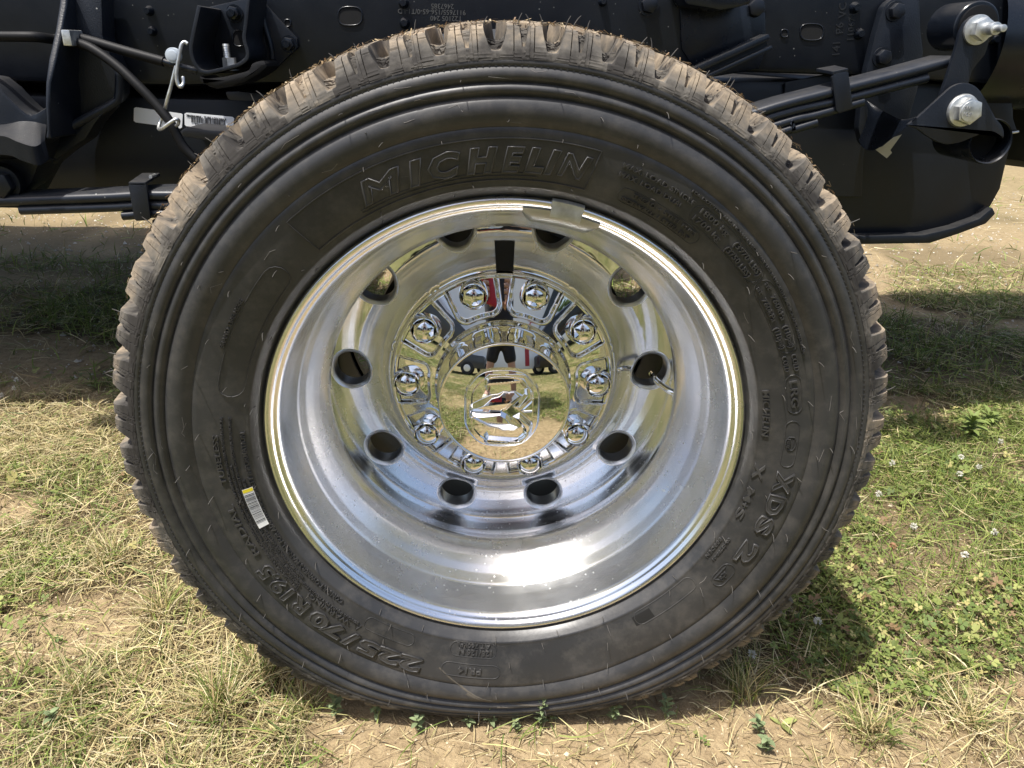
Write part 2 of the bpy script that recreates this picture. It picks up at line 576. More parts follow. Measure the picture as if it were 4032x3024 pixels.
# one pitch of the tread, 50 round the tyre
NP = 50
PITCH_A = 2 * PI / NP
tp = [(.3800, -.0277), (.3822, -.0274), (.3850, -.0264), (.3880, -.0250), (.3920, -.0228), (.3965, -.0200), (.4010, -.0170), (.4040, -.0148), (.4062, -.0125),
      (.4076, -.0095), (.4085, -.005), (.4094, .004), (.4105, .016), (.4118, .030), (.4126, .044), (.4130, .050), (.4134, .056), (.4138, .070), (.4140, .090)]
tp = np.array(tp + [(r, .18 - y) for r, y in tp[::-1][1:]])
seg_len = np.r_[0, np.cumsum(np.hypot(*np.diff(tp, axis=0).T))]
rows = []
for k in range(len(tp) - 1):
    sub = 3 if k < 10 else 2
    for t in range(sub): rows.append(tp[k] + (tp[k + 1] - tp[k]) * t / sub)
rows.append(tp[-1]); rows = np.array(rows)


def sstep(a, b, x): t = np.clip((x - a) / (b - a), 0, 1); return t * t * (3 - 2 * t)


def tread_tile(jit):
    Vt, dirt_tone = [], []
    j = [random.uniform(-1, 1) * jit for _ in range(8)]
    for (r, y) in rows:
        ym = min(y, .18 - y)                     # mirrored shoulder coordinate
        side = sstep(.3860, .3885, r) if ym < .0 else 1.0
        w = .090 + .092 * sstep(.386, .407, r) if ym < -.006 else .182 - .055 * sstep(.02, .045, ym)
        w *= 1 + .10 * j[0]
        shift = 0 if ym < .02 else .10 * math.sin((ym - .02) * 60)
        gd = (.0215 * sstep(.3850, .399, r) if ym < -.006 else .0215) * side
        nw = (.036 + .044 * sstep(.391, .407, r)) * (1 + .15 * j[1])
        nd = .0058 * sstep(.3905, .3925, r) if ym < -.006 else .0058 * (1 - sstep(.012, .016, ym))
        sd = .0032 * sstep(.386, .388, r)
        sip = .008
        feats = [(0, w, gd), (.325 + .012 * j[2], sip, sd), (.50 + .015 * j[3], nw * .85, nd), (.60 + .008 * j[4], .005, sd * .25), (.68 + .012 * j[5], sip, sd), (1.0, w, gd)]
        us, ds = [], []
        for c, hw, d in feats:
            e_ = min(.02, hw * .35)
            if c == 0: us += [0, hw * .45, hw - e_, hw + e_]; ds += [d, d * .97, d * .82, 0]
            elif c == 1.0: us += [1 - hw - e_, 1 - hw + e_, 1 - hw * .45, 1]; ds += [0, d * .82, d * .97, d]
            else: us += [c - hw - e_ * .5, c - hw + e_ * .5, c, c + hw - e_ * .5, c + hw + e_ * .5]; ds += [0, d, d, d, 0]
        us, ds = np.array(us), np.array(ds)
        if abs(y - .052) < .003 or abs(.18 - y - .052) < .003: ds = np.maximum(ds, .010)
        n = np.array([r - .345, (y - .09) * .9]); n /= np.linalg.norm(n)
        for u, d in zip(us, ds):
            a = (u - .5 + shift) * PITCH_A
            d2 = d if u in (0, 1) else d + (random.uniform(-.0004, .0004) if d == 0 else random.uniform(-.0012, .0012) * min(1, d / .008))
            rr, yy = r - n[0] * d2, y - n[1] * d2
            Vt.append((rr * math.sin(a), yy, rr * math.cos(a)))
            dirt_tone.append(.12 + .50 * min(1, d / .009) * (1 - .9 * float(sstep(.392, .401, r))) - .42 * min(1, d / .009) * float(sstep(.393, .401, r)) + .40 * float(sstep(.386, .404, r)) + (.22 if ym >= -.009 else 0))  # tan low in grooves and near the tread edge, upper grooves darker
    nc = len(us); nr = len(rows)
    I, J = np.meshgrid(np.arange(nr - 1), np.arange(nc - 1), indexing='ij')
    Qt = np.stack([I * nc + J, (I + 1) * nc + J, (I + 1) * nc + J + 1, I * nc + J + 1], -1).reshape(-1, 4)
    return mesh_np('tread_block', np.array(Vt), Qt, extra={'dirt': dirt_tone})


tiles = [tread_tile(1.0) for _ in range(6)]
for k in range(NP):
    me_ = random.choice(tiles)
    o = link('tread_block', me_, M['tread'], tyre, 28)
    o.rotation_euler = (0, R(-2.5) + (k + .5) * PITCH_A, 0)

# seam ticks on the shoulder
parts = []
for k in range(420):
    a = k / 420 * 2 * PI; r = .3752
    t = np.array([math.cos(a), 0, -math.sin(a)]); rad = np.array([math.sin(a), 0, math.cos(a)])
    c = rad * r + np.array([0, sw_y(r) - .0002, 0])
    V = np.array([c - t * .0011 - rad * .0008, c + t * .0004 - rad * .0008, c + t * .0011 + rad * .0008, c - t * .0004 + rad * .0008, c + np.array([0, -.0011, 0])])
    parts.append((V, np.array([(0, 1, 4), (1, 2, 4), (2, 3, 4), (3, 0, 4)])))
V, Q = merge_np(parts)
tag(link('seam_ticks', mesh_np('seam_ticks', V, Q), M['rubber'], tyre), kind='stuff')


# ---- raised lettering
def text_mesh(body, extrude=.5, bold=0.0, shear=0.0, res=3, spacing=1.0):
    cu = bpy.data.curves.new('t', 'FONT'); cu.body = body; cu.size = 1; cu.extrude = extrude; cu.offset = bold; cu.shear = shear
    cu.resolution_u = res; cu.space_character = spacing
    o = bpy.data.objects.new('t', cu); COL.objects.link(o)
    dg = bpy.context.evaluated_depsgraph_get(); dg.update()
    me = bpy.data.meshes.new_from_object(o.evaluated_get(dg))
    bpy.data.objects.remove(o); bpy.data.curves.remove(cu)
    return me


def arc_text(body, a0, a1, rb, h, name='raised_lettering', bold=.010, shear=0, raise_=.0021, mat=None, spacing=1.0, label=None, fit=True):
    """text running clockwise from angle a0 to a1 (degrees), baseline radius rb, cap height h"""
    me = text_mesh(body, .5, bold, shear, 2, spacing)
    n = len(me.vertices); co = np.empty(n * 3, np.float32); me.vertices.foreach_get('co', co); co = co.reshape(-1, 3)
    x0, x1 = co[:, 0].min(), co[:, 0].max(); cap = .73
    a = R(a0) + (co[:, 0] - x0) / (x1 - x0) * R(a1 - a0)
    r = rb + co[:, 1] / cap * h
    y = sw_y(r) - np.where(co[:, 2] > 0, raise_, -.0006)
    co = np.stack([r * np.sin(a), y, r * np.cos(a)], -1)
    me.vertices.foreach_set('co', co.astype(np.float32).ravel()); me.update()
    o = link(name, me, mat or M['letter'], tyre)
    if label: o['label'] = label
    return o


def arc_outline(body, a0, a1, rb, h, bold=.03, shear=0, spacing=1.0, w=.022, lift=.0014, name='letter_outline'):
    cu = bpy.data.curves.new('t', 'FONT'); cu.body = body; cu.size = 1; cu.fill_mode = 'NONE'; cu.bevel_depth = w; cu.bevel_resolution = 1; cu.offset = bold; cu.shear = shear; cu.resolution_u = 2; cu.space_character = spacing
    o = bpy.data.objects.new('t', cu); COL.objects.link(o); dg = bpy.context.evaluated_depsgraph_get(); dg.update()
    me = bpy.data.meshes.new_from_object(o.evaluated_get(dg)); bpy.data.objects.remove(o); bpy.data.curves.remove(cu)
    n = len(me.vertices); co = np.empty(n * 3, np.float32); me.vertices.foreach_get('co', co); co = co.reshape(-1, 3)
    x0, x1 = co[:, 0].min(), co[:, 0].max(); a = R(a0) + (co[:, 0] - x0) / (x1 - x0) * R(a1 - a0); r = rb + co[:, 1] / .73 * h
    y = sw_y(r) - lift - co[:, 2] / .73 * h
    me.vertices.foreach_set('co', np.stack([r * np.sin(a), y, r * np.cos(a)], -1).astype(np.float32).ravel()); me.update()
    return link(name, me, M['letter'], tyre, 180)


def ridge(path, hw=.0007, ht=.0009, name='raised_outline', closed=True, mat=None):
    """thin raised line on the sidewall through (angle deg, r) points"""
    P = np.array(path, float)
    # resample along the segments
    out = []
    m = len(P) if closed else len(P) - 1
    for k in range(m):
        p, q_ = P[k], P[(k + 1) % len(P)]
        L = math.hypot((q_[0] - p[0]) * PI / 180 * .29, q_[1] - p[1]); s = max(1, int(L / .004))
        for t in range(s): out.append(p + (q_ - p) * t / s)
    if not closed: out.append(P[-1])
    out = np.array(out)
    a, r = np.radians(out[:, 0]), out[:, 1]
    uv = np.stack([a * .29, r], -1)
    T = (np.roll(uv, -1, 0) - np.roll(uv, 1, 0)) if closed else np.gradient(uv, axis=0)
    T /= np.linalg.norm(T, axis=1)[:, None] + 1e-9
    N = np.stack([-T[:, 1], T[:, 0]], -1)
    V = []
    for s, hgt in ((-1, -.0004), (-.35, ht), (.35, ht), (1, -.0004)):
        u2 = uv + N * s * hw
        aa, rr = u2[:, 0] / .29, u2[:, 1]
        V.append(np.stack([rr * np.sin(aa), sw_y(rr) - hgt, rr * np.cos(aa)], -1))
    V = np.stack(V, 1).reshape(-1, 3)
    n = len(out)
    I, J = np.meshgrid(np.arange(n if closed else n - 1), np.arange(3), indexing='ij'); I2 = (I + 1) % n
    Q = np.stack([I * 4 + J, I2 * 4 + J, I2 * 4 + J + 1, I * 4 + J + 1], -1).reshape(-1, 4)
    return link(name, mesh_np(name, V, Q), mat or M['rubber'], tyre, 40)


def oval(a0, a1, r0, r1, n=8):
    rm, hr = (r0 + r1) / 2, (r1 - r0) / 2
    da = math.degrees(hr / .29)
    pts = [(a0 + da, r0), (a1 - da, r0)]
    pts += [(a1 - da + da * math.sin(t), rm - hr * math.cos(t)) for t in np.linspace(0, PI, n)[1:-1]]
    pts += [(a1 - da, r1), (a0 + da, r1)]
    pts += [(a0 + da - da * math.sin(t), rm + hr * math.cos(t)) for t in np.linspace(0, PI, n)[1:-1]]
    return pts


# name panel: ribbed ground, border, word
A0, A1, N_RIB = -41.0, 14.3, 330
a = np.radians(np.linspace(A0, A1, N_RIB * 2 + 1))
rr = np.linspace(.2778, .3152, 7)
V = []
for k, aa in enumerate(a):
    hgt = .0004 if k % 2 else -.0001
    for r in rr: V.append((r * math.sin(aa), sw_y(r) - hgt - .00015, r * math.cos(aa)))
n = len(a); I, J = np.meshgrid(np.arange(n - 1), np.arange(6), indexing='ij')
Q = np.stack([I * 7 + J, (I + 1) * 7 + J, (I + 1) * 7 + J + 1, I * 7 + J + 1], -1).reshape(-1, 4)
link('ribbed_panel', mesh_np('ribbed_panel', np.array(V), Q), M['rubber'], tyre)
ridge([(A0, .2776), (A1 - .3, .2776), (A1 + .3, .3155), (A0 - .2, .3155)], .0008, .0015)
for ch, s, e in (('M', -28.6, -19.6), ('I', -19.4, -15.6), ('C', -15.2, -9.0), ('H', -8.6, -2.6), ('E', -2.2, 2.0), ('L', 1.9, 5.6), ('I', 5.5, 8.2), ('N', 8.0, 13.7)):
    bo = .026 if ch in 'MN' else .05
    arc_text(ch, s, e, .2866, .0212, bold=bo, shear=.25, raise_=.0012); arc_outline(ch, s, e, .2866, .0212, bo, .25, w=.026)
for r in (.2815, .2842):
    ridge([(-29.5, r), (4.6, r)], .0007, .0011, closed=False)

T = arc_text
T('MAX. LOAD SINGLE', 18.8, 33.2, .3080, .0050); T('MAX. LOAD DUAL', 18.8, 31.8, .2995, .0050)
T('TREAD: 4 STEEL PLIES', 23.0, 37.3, .2868, .0036); T('SIDEWALL: 1 STEEL PLY', 21.3, 37.0, .2800, .0036)
ridge(oval(20.2, 38.6, .2782, .2925), .0005, .0006)
T('FOR DOT TEST AND NORMAL HIGHWAY USE IN NORTH AMERICA AND AUSTRALIA', 31.4, 69.5, .3172, .0028)
T('1800 kg', 34.8, 41.6, .3066, .0058); T('(3970 LBS)', 43.6, 51.4, .3060, .0058)
T('1700 kg', 34.6, 41.4, .2980, .0058); T('(3750 LBS)', 43.2, 50.6, .2972, .0058)
ridge(oval(33.6, 52.3, .2950, .3142), .0005, .0007)
T('at', 53.4, 55.0, .3080, .0052); T('760kPa', 56.2, 61.6, .3072, .0052); T('(110psi)', 62.8, 67.5, .3066, .0052); T('COLD', 69.0, 72.6, .3066, .0050)
T('at', 53.4, 55.0, .2992, .0052); T('760kPa', 56.0, 61.2, .2984, .0052); T('(110psi)', 62.6, 67.3, .2978, .0052); T('COLD', 69.0, 72.4, .2975, .0050)
ridge(oval(52.6, 68.6, .2960, .3152), .0005, .0007)
T('LRG', 74.6, 80.4, .3010, .0075); ridge(oval(73.4, 81.8, .2972, .3120), .0006, .0008)
ridge(oval(83.5, 94.0, .2965, .3105), .0005, .0007)
ridge(oval(87.0, 90.2, .2985, .3085, 4), .0006, .0010); T('NEW', 87.5, 89.6, .2998, .0028); ridge([(87.6, .3062), (89.4, .3062)], .0008, .0009, closed=False)
T('MICHELIN', 76.2, 87.4, .2745, .0062); T('X', 94.4, 98.4, .2738, .0095, bold=.03); T('M', 101.0, 104.4, .2735, .0075); T('+', 104.7, 106.2, .2745, .0065); T('S', 106.5, 109.4, .2735, .0075)
for ch, a0_, a1_ in (('X', 95.0, 100.3), ('D', 100.7, 105.6), ('S', 106.0, 110.6), ('2', 112.8, 118.6)):
    T(ch, a0_, a1_, .2975, .0165, bold=.045, raise_=.0016); arc_outline(ch, a0_, a1_, .2975, .0165, .045, lift=.0018, w=.028)
T('BBBDEN', 115.8, 121.8, .2725, .0034); T('00-02700-01', 114.6, 121.4, .2800, .0026)
ridge(oval(119.9, 126.0, .2935, .3095), .0005, .0008)
ridge([(120.9, .2968), (123.0, .3060), (123.4, .3038), (124.0, .3052), (125.0, .2968)], .0009, .0012)
T('*', 122.0, 124.0, .2968, .0060, bold=.03)
ridge(oval(128.5, 146, .2745, .2900), .0005, .0006)
T('128/126 N', 182.7, 190.8, .2795, .0062); T('AT 760kPa', 183.2, 191.6, .2728, .0046); ridge(oval(181.5, 193.0, .2722, .2885), .0005, .0007)
T('PR14', 185.0, 190.2, .3005, .0070); ridge(oval(180.6, 194.0, .2965, .3125), .0005, .0007)
for s, a0_, a1_ in (('225', 198.4, 213.6), ('/', 213.8, 217.2), ('70', 217.6, 226.2), ('R', 227.4, 231.8), ('19.5', 232.2, 241.4)):
    T(s, a0_, a1_, .3015, .0165, bold=.045, raise_=.0016); arc_outline(s, a0_, a1_, .3015, .0165, .045, lift=.0018, w=.026)
ridge(oval(202, 215, .2762, .2900), .0005, .0006)
T('WARNING:', 218.0, 230.0, .2905, .0050)
ridge([(215.2, .2895), (215.9, .2965), (216.8, .2895)], .0006, .0010)
T('SERIOUS INJURY MAY RESULT FROM:', 216.2, 234.0, .2868, .0024)
for k, s in enumerate(('TIRE FAILURE DUE TO UNDERINFLATION/OVERLOADING - FOLLOW TIRE PLACARD INSTRUCTIONS IN VEHICLE.',
                       'CHECK INFLATION PRESSURE FREQUENTLY WHEN COLD - USE SAFETY CAGE AND CLIP-ON EXTENSION.',
                       'EXPLOSION OF TIRE/RIM ASSEMBLY DUE TO IMPROPER MOUNTING - SPECIALLY TRAINED PERSONS SHOULD MOUNT.',
                       'WHEN MOUNTING, USE SAFETY CAGE AND NEVER EXCEED LIMITS.')):
    T(s, 232.5 + k * .4, (277, 266, 277, 262)[k], .2948 - k * .0040, .0026)
T("CONSULT OWNER'S MANUAL FOR ADDITIONAL SAFETY INFORMATION.", 222.5, 273.5, .2752, .0046)
T('RADIAL', 244.4, 257.2, .3020, .0072); T('TUBELESS', 262.0, 273.0, .3000, .0058)
T('BRAND TIRE HERE', 291.8, 302.2, .3030, .0042)
ridge(oval(281.5, 311.5, .2765, .3010), .0007, .0010)

# barcode sticker on the sidewall
def sw_patch(a0, a1, r0, r1, lift, name, mat, parent, na=24, nr_=6):
    a = np.radians(np.linspace(a0, a1, na)); r = np.linspace(r0, r1, nr_)
    AA, RR = np.meshgrid(a, r, indexing='ij')
    V = np.stack([RR * np.sin(AA), sw_y(RR) - lift, RR * np.cos(AA)], -1).reshape(-1, 3)
    I, J = np.meshgrid(np.arange(na - 1), np.arange(nr_ - 1), indexing='ij')
    Q = np.stack([I * nr_ + J, (I + 1) * nr_ + J, (I + 1) * nr_ + J + 1, I * nr_ + J + 1], -1).reshape(-1, 4)
    return mesh_np(name, V, Q)


stk = link('barcode_sticker', sw_patch(249.7, 259.8, .2775, .2880, .0024, 's', None, None), M['sticker'], tyre, 180)
link('yellow_band', sw_patch(258.9, 259.7, .2778, .2877, .0027, 's', None, None, 5), M['yellow'], tyre, 180)
V_, Q_ = [], []
a = 250.9
while a < 258.2:
    w = random.choice((.07, .07, .12, .2)); me = None
    aa = np.radians([a, a + w]); r2 = np.linspace(.2779, .2876, 5)
    AA, RR = np.meshgrid(aa, r2, indexing='ij'); V = np.stack([RR * np.sin(AA), sw_y(RR) - .0027, RR * np.cos(AA)], -1).reshape(-1, 3)
    V_.append(V); Q_.append(np.array([(k, 5 + k, 6 + k, k + 1) for k in range(4)]))
    a += w + random.choice((.07, .12, .16))
V, Q = merge_np(list(zip(V_, Q_)))
link('barcode_bars', mesh_np('barcode_bars', V, Q), M['ink'], tyre)
# dark rubber smudges
link('paint_stripe', sw_patch(141.5, 146.5, .2775, .2885, .0004, 's', None, None, 10), simple('dark_smudge', (.012, .012, .012), .5), tyre, 180)

smear = simple('dried_mud_smear', (.085, .074, .058), .9)
ridge([(194.5, .3060), (189.0, .3260), (184.0, .3400), (178.0, .3520), (171.0, .3580)], .0016, .0003, 'mud_smear', False, smear)
ridge([(187.5, .3330), (183.5, .3450), (180.5, .3500)], .0030, .0003, 'mud_smear', False, smear)
ridge([(181.0, .3560), (175.0, .3600), (170.0, .3605)], .0022, .0003, 'mud_smear', False, smear)
pale = simple('pale_scratch', (.16, .15, .14), .8)
for k in range(34):
    a_ = random.uniform(-100, 130); r_ = random.choice((random.uniform(.328, .349), random.uniform(.353, .36), random.uniform(.364, .373), random.uniform(.275, .32)))
    ridge([(a_, r_), (a_ + random.uniform(.5, 2.0), r_ + random.uniform(-.003, .003)), (a_ + random.uniform(1.5, 3.5), r_ + random.uniform(-.005, .004))], .00035, .0003, 'scratch', False, pale)

# vent hairs: moulding spews on sidewall and shoulder blocks
parts = []
def hair(base, n, L, r0, bend):
    n = np.array(n, float) / np.linalg.norm(n); b = np.array(bend) * L
    p = np.array([base + n * L * t + b * t * t for t in (0, .35, .7, 1)])
    parts.append(tube_np(p, [r0, r0, r0 * .9, r0 * .6], 4))


for r, cnt, off in ((.266, 22, 3), (.2745, 20, 9), (.293, 14, 1), (.318, 24, 5), (.331, 20, 0), (.3655, 22, 7), (.3432, 10, 14)):
    for k in range(cnt):
        a = R(off + k * 360 / cnt + random.uniform(-3, 3)); rad = np.array([math.sin(a), 0, math.cos(a)])
        hair(rad * r + np.array([0, sw_y(r), 0]), np.array([0, -1, 0]) + rad * .15, random.uniform(.006, .011), .00045, (random.uniform(-.3, .3), 0, random.uniform(-.6, .1)))
for k in range(NP):
    for u in (.20, .38, .62, .80):
        if random.random() < .5: continue
        a = R(-2.5) + (k + u) * PITCH_A; rad = np.array([math.sin(a), 0, math.cos(a)])
        y = random.choice((-.009, -.006, .002, .012, .022))
        r = float(np.interp(y, rows[:40, 1], rows[:40, 0]))
        tgt = np.array([math.cos(a), 0, -math.sin(a)])
        hair(rad * (r - .001) + np.array([0, y, 0]), rad + tgt * random.uniform(-.3, .3), random.uniform(.006, .013), .0005, tgt * random.uniform(-.4, .4))
V, Q = merge_np(parts)
hm = mat_rubber()
tag(link('rubber_hairs', mesh_np('rubber_hairs', V, Q), simple('hair_rubber', (.07, .065, .058), .55), tyre, 180), kind='stuff')

# straw and soil carried up on the tread
V_, Q_, C_ = [], [], []
for k in range(1100):
    a = R(random.triangular(-72, 60, -6)); y = random.triangular(-.012, .05, -.004); r = float(np.interp(y, rows[:45, 1], rows[:45, 0])) + random.uniform(0, .0022)
    rad = np.array([math.sin(a), 0, math.cos(a)]); tg = np.array([math.cos(a), 0, -math.sin(a)])
    d = tg * random.uniform(-1, 1) + np.array([0, random.uniform(-.6, .6), 0]) + rad * random.uniform(-.1, .2); d /= np.linalg.norm(d)
    L = random.uniform(.001, .0042) * (2 if random.random() < .06 else 1); w = random.uniform(.0003, .0009); c = rad * r + np.array([0, y, 0])
    s = np.cross(d, rad); s /= np.linalg.norm(s) + 1e-9
    V_.append(np.array([c - d * L - s * w, c - d * L + s * w, c + d * L + s * w, c + d * L - s * w])); Q_.append(np.array([(0, 1, 2, 3)]))
    col = np.array(random.choice(((.42, .32, .18), (.50, .40, .25), (.30, .20, .10), (.25, .16, .09)))) * random.uniform(.7, 1.1); C_.append(np.tile(col, (4, 1)))
V, Q = merge_np(list(zip(V_, Q_)))
tag(link('straw_debris', mesh_np('straw_debris', V, Q, np.concatenate(C_)), M['blade'], tyre), kind='stuff')

# the loaded tyre flattens and bulges where it stands
def squash(V):
    z = V[:, 2]; t = np.clip((-z - .285) / .129, 0, 1.2)
    z2 = np.where(z < -.285, -.285 - .129 * (t - .14 * t * t), z)
    V = V.copy()
    side = np.clip((.09 - V[:, 1]) / .10, -1, 1)
    V[:, 1] -= .0055 * np.sin(np.clip(t * 1.15, 0, 1) * PI) * side * np.clip(1 - np.abs(V[:, 0]) / .34, 0, 1) ** .7
    V[:, 2] = np.maximum(z2, -H - .006)
    return V


def squash_mesh(me, ang=0.0):
    n = len(me.vertices); co = np.empty(n * 3, np.float32); me.vertices.foreach_get('co', co); co = co.reshape(-1, 3).astype(float)
    if ang:
        c_, s_ = math.cos(ang), math.sin(ang); co = np.stack([co[:, 0] * c_ + co[:, 2] * s_, co[:, 1], -co[:, 0] * s_ + co[:, 2] * c_], -1)
    me.vertices.foreach_set('co', squash(co).astype(np.float32).ravel()); me.update()


squash_mesh(tyre.data)
for ch in [c_ for c_ in COL.objects if c_.parent is tyre]:
    if ch.name.startswith('tread_block'):
        a_ = ch.rotation_euler[1] % (2 * PI)
        if abs(a_ - PI) < R(62):
            ch.data = ch.data.copy(); squash_mesh(ch.data, a_); ch.rotation_euler = (0, 0, 0)
    else:
        squash_mesh(ch.data)

# ------------------------------------------------------------------ rim
rim_pts = [(.2600, .020), (.2606, .006), (.2598, .001), (.2570, -.0012), (.2540, -.0002), (.2516, .0018), (.2500, .0046), (.2474, .0060), (.2452, .0085), (.2436, .0120), (.2428, .018),
           (.2415, .028), (.2393, .040), (.2358, .053), (.2338, .0562), (.2290, .067), (.2225, .077), (.2165, .087), (.2122, .097), (.2098, .105), (.2089, .112), (.2095, .119), (.2130, .128),
           (.2190, .138), (.2250, .150), (.2285, .165), (.2290, .185), (.2280, .197), (.2256, .2014)]
rim = lathe('wheel_rim', fillet(rim_pts, .0022, 4), M['barrel'], truck, 300, smooth=60, loc=AX)

HOLE_R, HOLE_C = .0225, .1972
def disc_y(r): return np.interp(r, [.128, .1385, .146, .152, .158, .165, .171, .176, .181, .187, .2195], [.166, .167, .1695, .1735, .1785, .1850, .1905, .1945, .1975, .1993, .2012])


# disc with ten hand holes: each 36 degree sector is lofted from the hole rim to its border
V, Q = [], []
Mn, Kn = 96, 12
for s in range(10):
    ac = R(18 + 36 * s)
    th = np.linspace(0, 2 * PI, Mn, endpoint=False)
    # border of the sector in local (u = angle offset*HOLE_C, v = r - HOLE_C)
    def border(t):
        cu_, cv_ = math.sin(t), math.cos(t)
        best = 9
        for lim, c in ((R(18) * HOLE_C, cu_), (-R(18) * HOLE_C, cu_), (.2262 - HOLE_C, cv_), (.135 - HOLE_C, cv_)):
            if abs(c) > 1e-9 and lim / c > 0: best = min(best, lim / c)
        return best
    angs = sorted(set(list(th) + [math.atan2(sx * R(18) * HOLE_C, v) % (2 * PI) for sx in (-1, 1) for v in (.2262 - HOLE_C, .135 - HOLE_C)]))
    base = sum(len(v) for v in V)
    Vs = []
    for t in angs:
        B = border(t)
        for k in range(Kn):
            f = k / (Kn - 1); d = .0268 * (1 - f) + B * f if B > .0268 else .0268 + (B - .0268) * f
            u, v = d * math.sin(t), d * math.cos(t)
            r = HOLE_C + v; a = ac + u / HOLE_C
            Vs.append((r * math.sin(a), disc_y(r), r * math.cos(a)))
    n = len(angs)
    I, J = np.meshgrid(np.arange(n), np.arange(Kn - 1), indexing='ij'); I2 = (I + 1) % n
    V.append(np.array(Vs)); Q.append(np.stack([I * Kn + J, I2 * Kn + J, I2 * Kn + J + 1, I * Kn + J + 1], -1).reshape(-1, 4))
V, Q = merge_np(list(zip(V, Q)))
me = mesh_np('wheel_disc', V, Q)
bm = bmesh.new(); bm.from_mesh(me); bmesh.ops.remove_doubles(bm, verts=bm.verts, dist=.0002); bm_obj('wheel_disc', bm, M['alu'], rim, 179)
# back of the disc
lathe('disc_back', [(.2236, .215), (.2240, .224)], M['steel'], rim, 64)
# chamfer of each hand hole
cv, cq = [], []
n = 48; prof = [(.0282, .0004), (.0278, -.0012), (.0272, -.0016), (.0266, -.0012), (.0234, .0016), (.0229, .0036), (.0228, .026)]
for (d, dy) in prof:
    for t in np.linspace(0, 2 * PI, n, endpoint=False):
        r = HOLE_C + d * math.cos(t); a = d * math.sin(t) / HOLE_C
        cv.append((r * math.sin(a), disc_y(r) + dy, r * math.cos(a)))
for j in range(len(prof) - 1):
    for i in range(n): cq.append((j * n + i, j * n + (i + 1) % n, (j + 1) * n + (i + 1) % n, (j + 1) * n + i))
cm = mesh_np('hand_hole_bevel', np.array(cv), np.array(cq))
for s in range(10):
    o = link('hand_hole_bevel', cm, M['mach'], rim, 45 if s == 0 else None); o.rotation_euler = (0, R(18 + 36 * s), 0)

# clip-on balance weight at the top of the lip
def lip_piece(name, a0, a1, prof, thick, mat, smooth=40, na=24, taper=0):
    prof = np.array(prof); a = np.radians(np.linspace(a0, a1, na)); V = []
    T2 = np.gradient(prof, axis=0); Nn = np.stack([T2[:, 1], -T2[:, 0]], -1); Nn /= np.linalg.norm(Nn, axis=1)[:, None]
    for side in (0, 1):
        pp = prof + Nn * (thick if side else 0)
        for k, aa in enumerate(a):
            e = 1.0
            if taper:
                t = min(k, na - 1 - k) / (na - 1); e = 1 - taper * max(0, 1 - t / .16) ** 2
            for m_, (r, y) in enumerate(pp):
                f = m_ / (len(pp) - 1)
                r_ = r if not taper else prof[0][0] + (r - prof[0][0]) * (e if f > 0 else 1)
                V.append((r_ * math.sin(aa), y, r_ * math.cos(aa)))
    m = len(prof); Q = []
    o2 = na * m
    for i in range(na - 1):
        for j in range(m - 1):
            Q.append((i * m + j, (i + 1) * m + j, (i + 1) * m + j + 1, i * m + j + 1))
            Q.append((o2 + i * m + j, o2 + i * m + j + 1, o2 + (i + 1) * m + j + 1, o2 + (i + 1) * m + j))
        Q.append((i * m, o2 + i * m, o2 + (i + 1) * m, (i + 1) * m)); Q.append((i * m + m - 1, (i + 1) * m + m - 1, o2 + (i + 1) * m + m - 1, o2 + i * m + m - 1))
    for j in range(m - 1):
        Q.append((j, j + 1, o2 + j + 1, o2 + j)); Q.append(((na - 1) * m + j, o2 + (na - 1) * m + j, o2 + (na - 1) * m + j + 1, (na - 1) * m + j + 1))
    bm = bmesh.new(); bm.from_mesh(mesh_np(name, np.array(V), np.array(Q)))
    return bm_obj(name, bm, mat, rim, smooth)


lip_piece('balance_weight', 2.6, 20.4, [(.2492, .0030), (.2455, .0045), (.2405, .0060), (.2360, .0120), (.2330, .0200)], .0065, M['ram'], taper=.55)
lip_piece('weight_clip', 8.6, 15.6, [(.2622, .008), (.2624, -.0015), (.2600, -.0040), (.2540, -.0038), (.2490, -.0046), (.2448, -.0040)], .0016, M['galv'])

# valve stem
vp = [at(2660, 1552, .150) - [0, 0, H], at(2648, 1545, .150) - [0, 0, H], at(2620, 1528, .158) - [0, 0, H], at(2590, 1503, .17) - [0, 0, H], at(2574, 1482, .185) - [0, 0, H], at(2566, 1472, .21) - [0, 0, H]]
tube('valve_stem', vp, .0042, M['chrome'], rim, 12, 30)
c = at(2662, 1556, .150) - [0, 0, H]
bm = bmesh.new()
bmesh.ops.create_cone(bm, cap_ends=True, segments=6, radius1=.0075, radius2=.0075, depth=.009, matrix=Matrix.Translation(c) @ Matrix.Rotation(PI / 2, 4, 'Y') @ Matrix.Rotation(.25, 4, 'X'))
bm_obj('valve_nut', bm, M['galv'], rim, 20)

# ------------------------------------------------------------------ hub cover
YB = .1640
na, nrr = 720, 64
ang = np.linspace(0, 2 * PI, na, endpoint=False)
rad = np.linspace(.0830, .1385, nrr)
AA, RR = np.meshgrid(ang, rad, indexing='ij')
loc_a = (np.degrees(AA) % 36) - 18                               # offset from the nut at the middle of each 36 degrees
arc = np.abs(np.radians(loc_a)) * RR
halfw = .0268 - .0035 * (.130 - RR) / .03 * 0 + (RR - .1125) * .16
# signed distance to the rounded pocket: inner end at r = .0935
dx, dr = arc - (halfw - .011), (.0945 + .011) - RR
sd = np.hypot(np.maximum(dx, 0), np.maximum(dr, 0)) + np.minimum(np.maximum(dx, dr), 0) - .011
S = sstep(-.0008, .0026, sd)
cone = (RR - .118) * .29
YY = YB - .0052 * S - .0007 * np.exp(-((sd - .0024) / .0009) ** 2) + cone
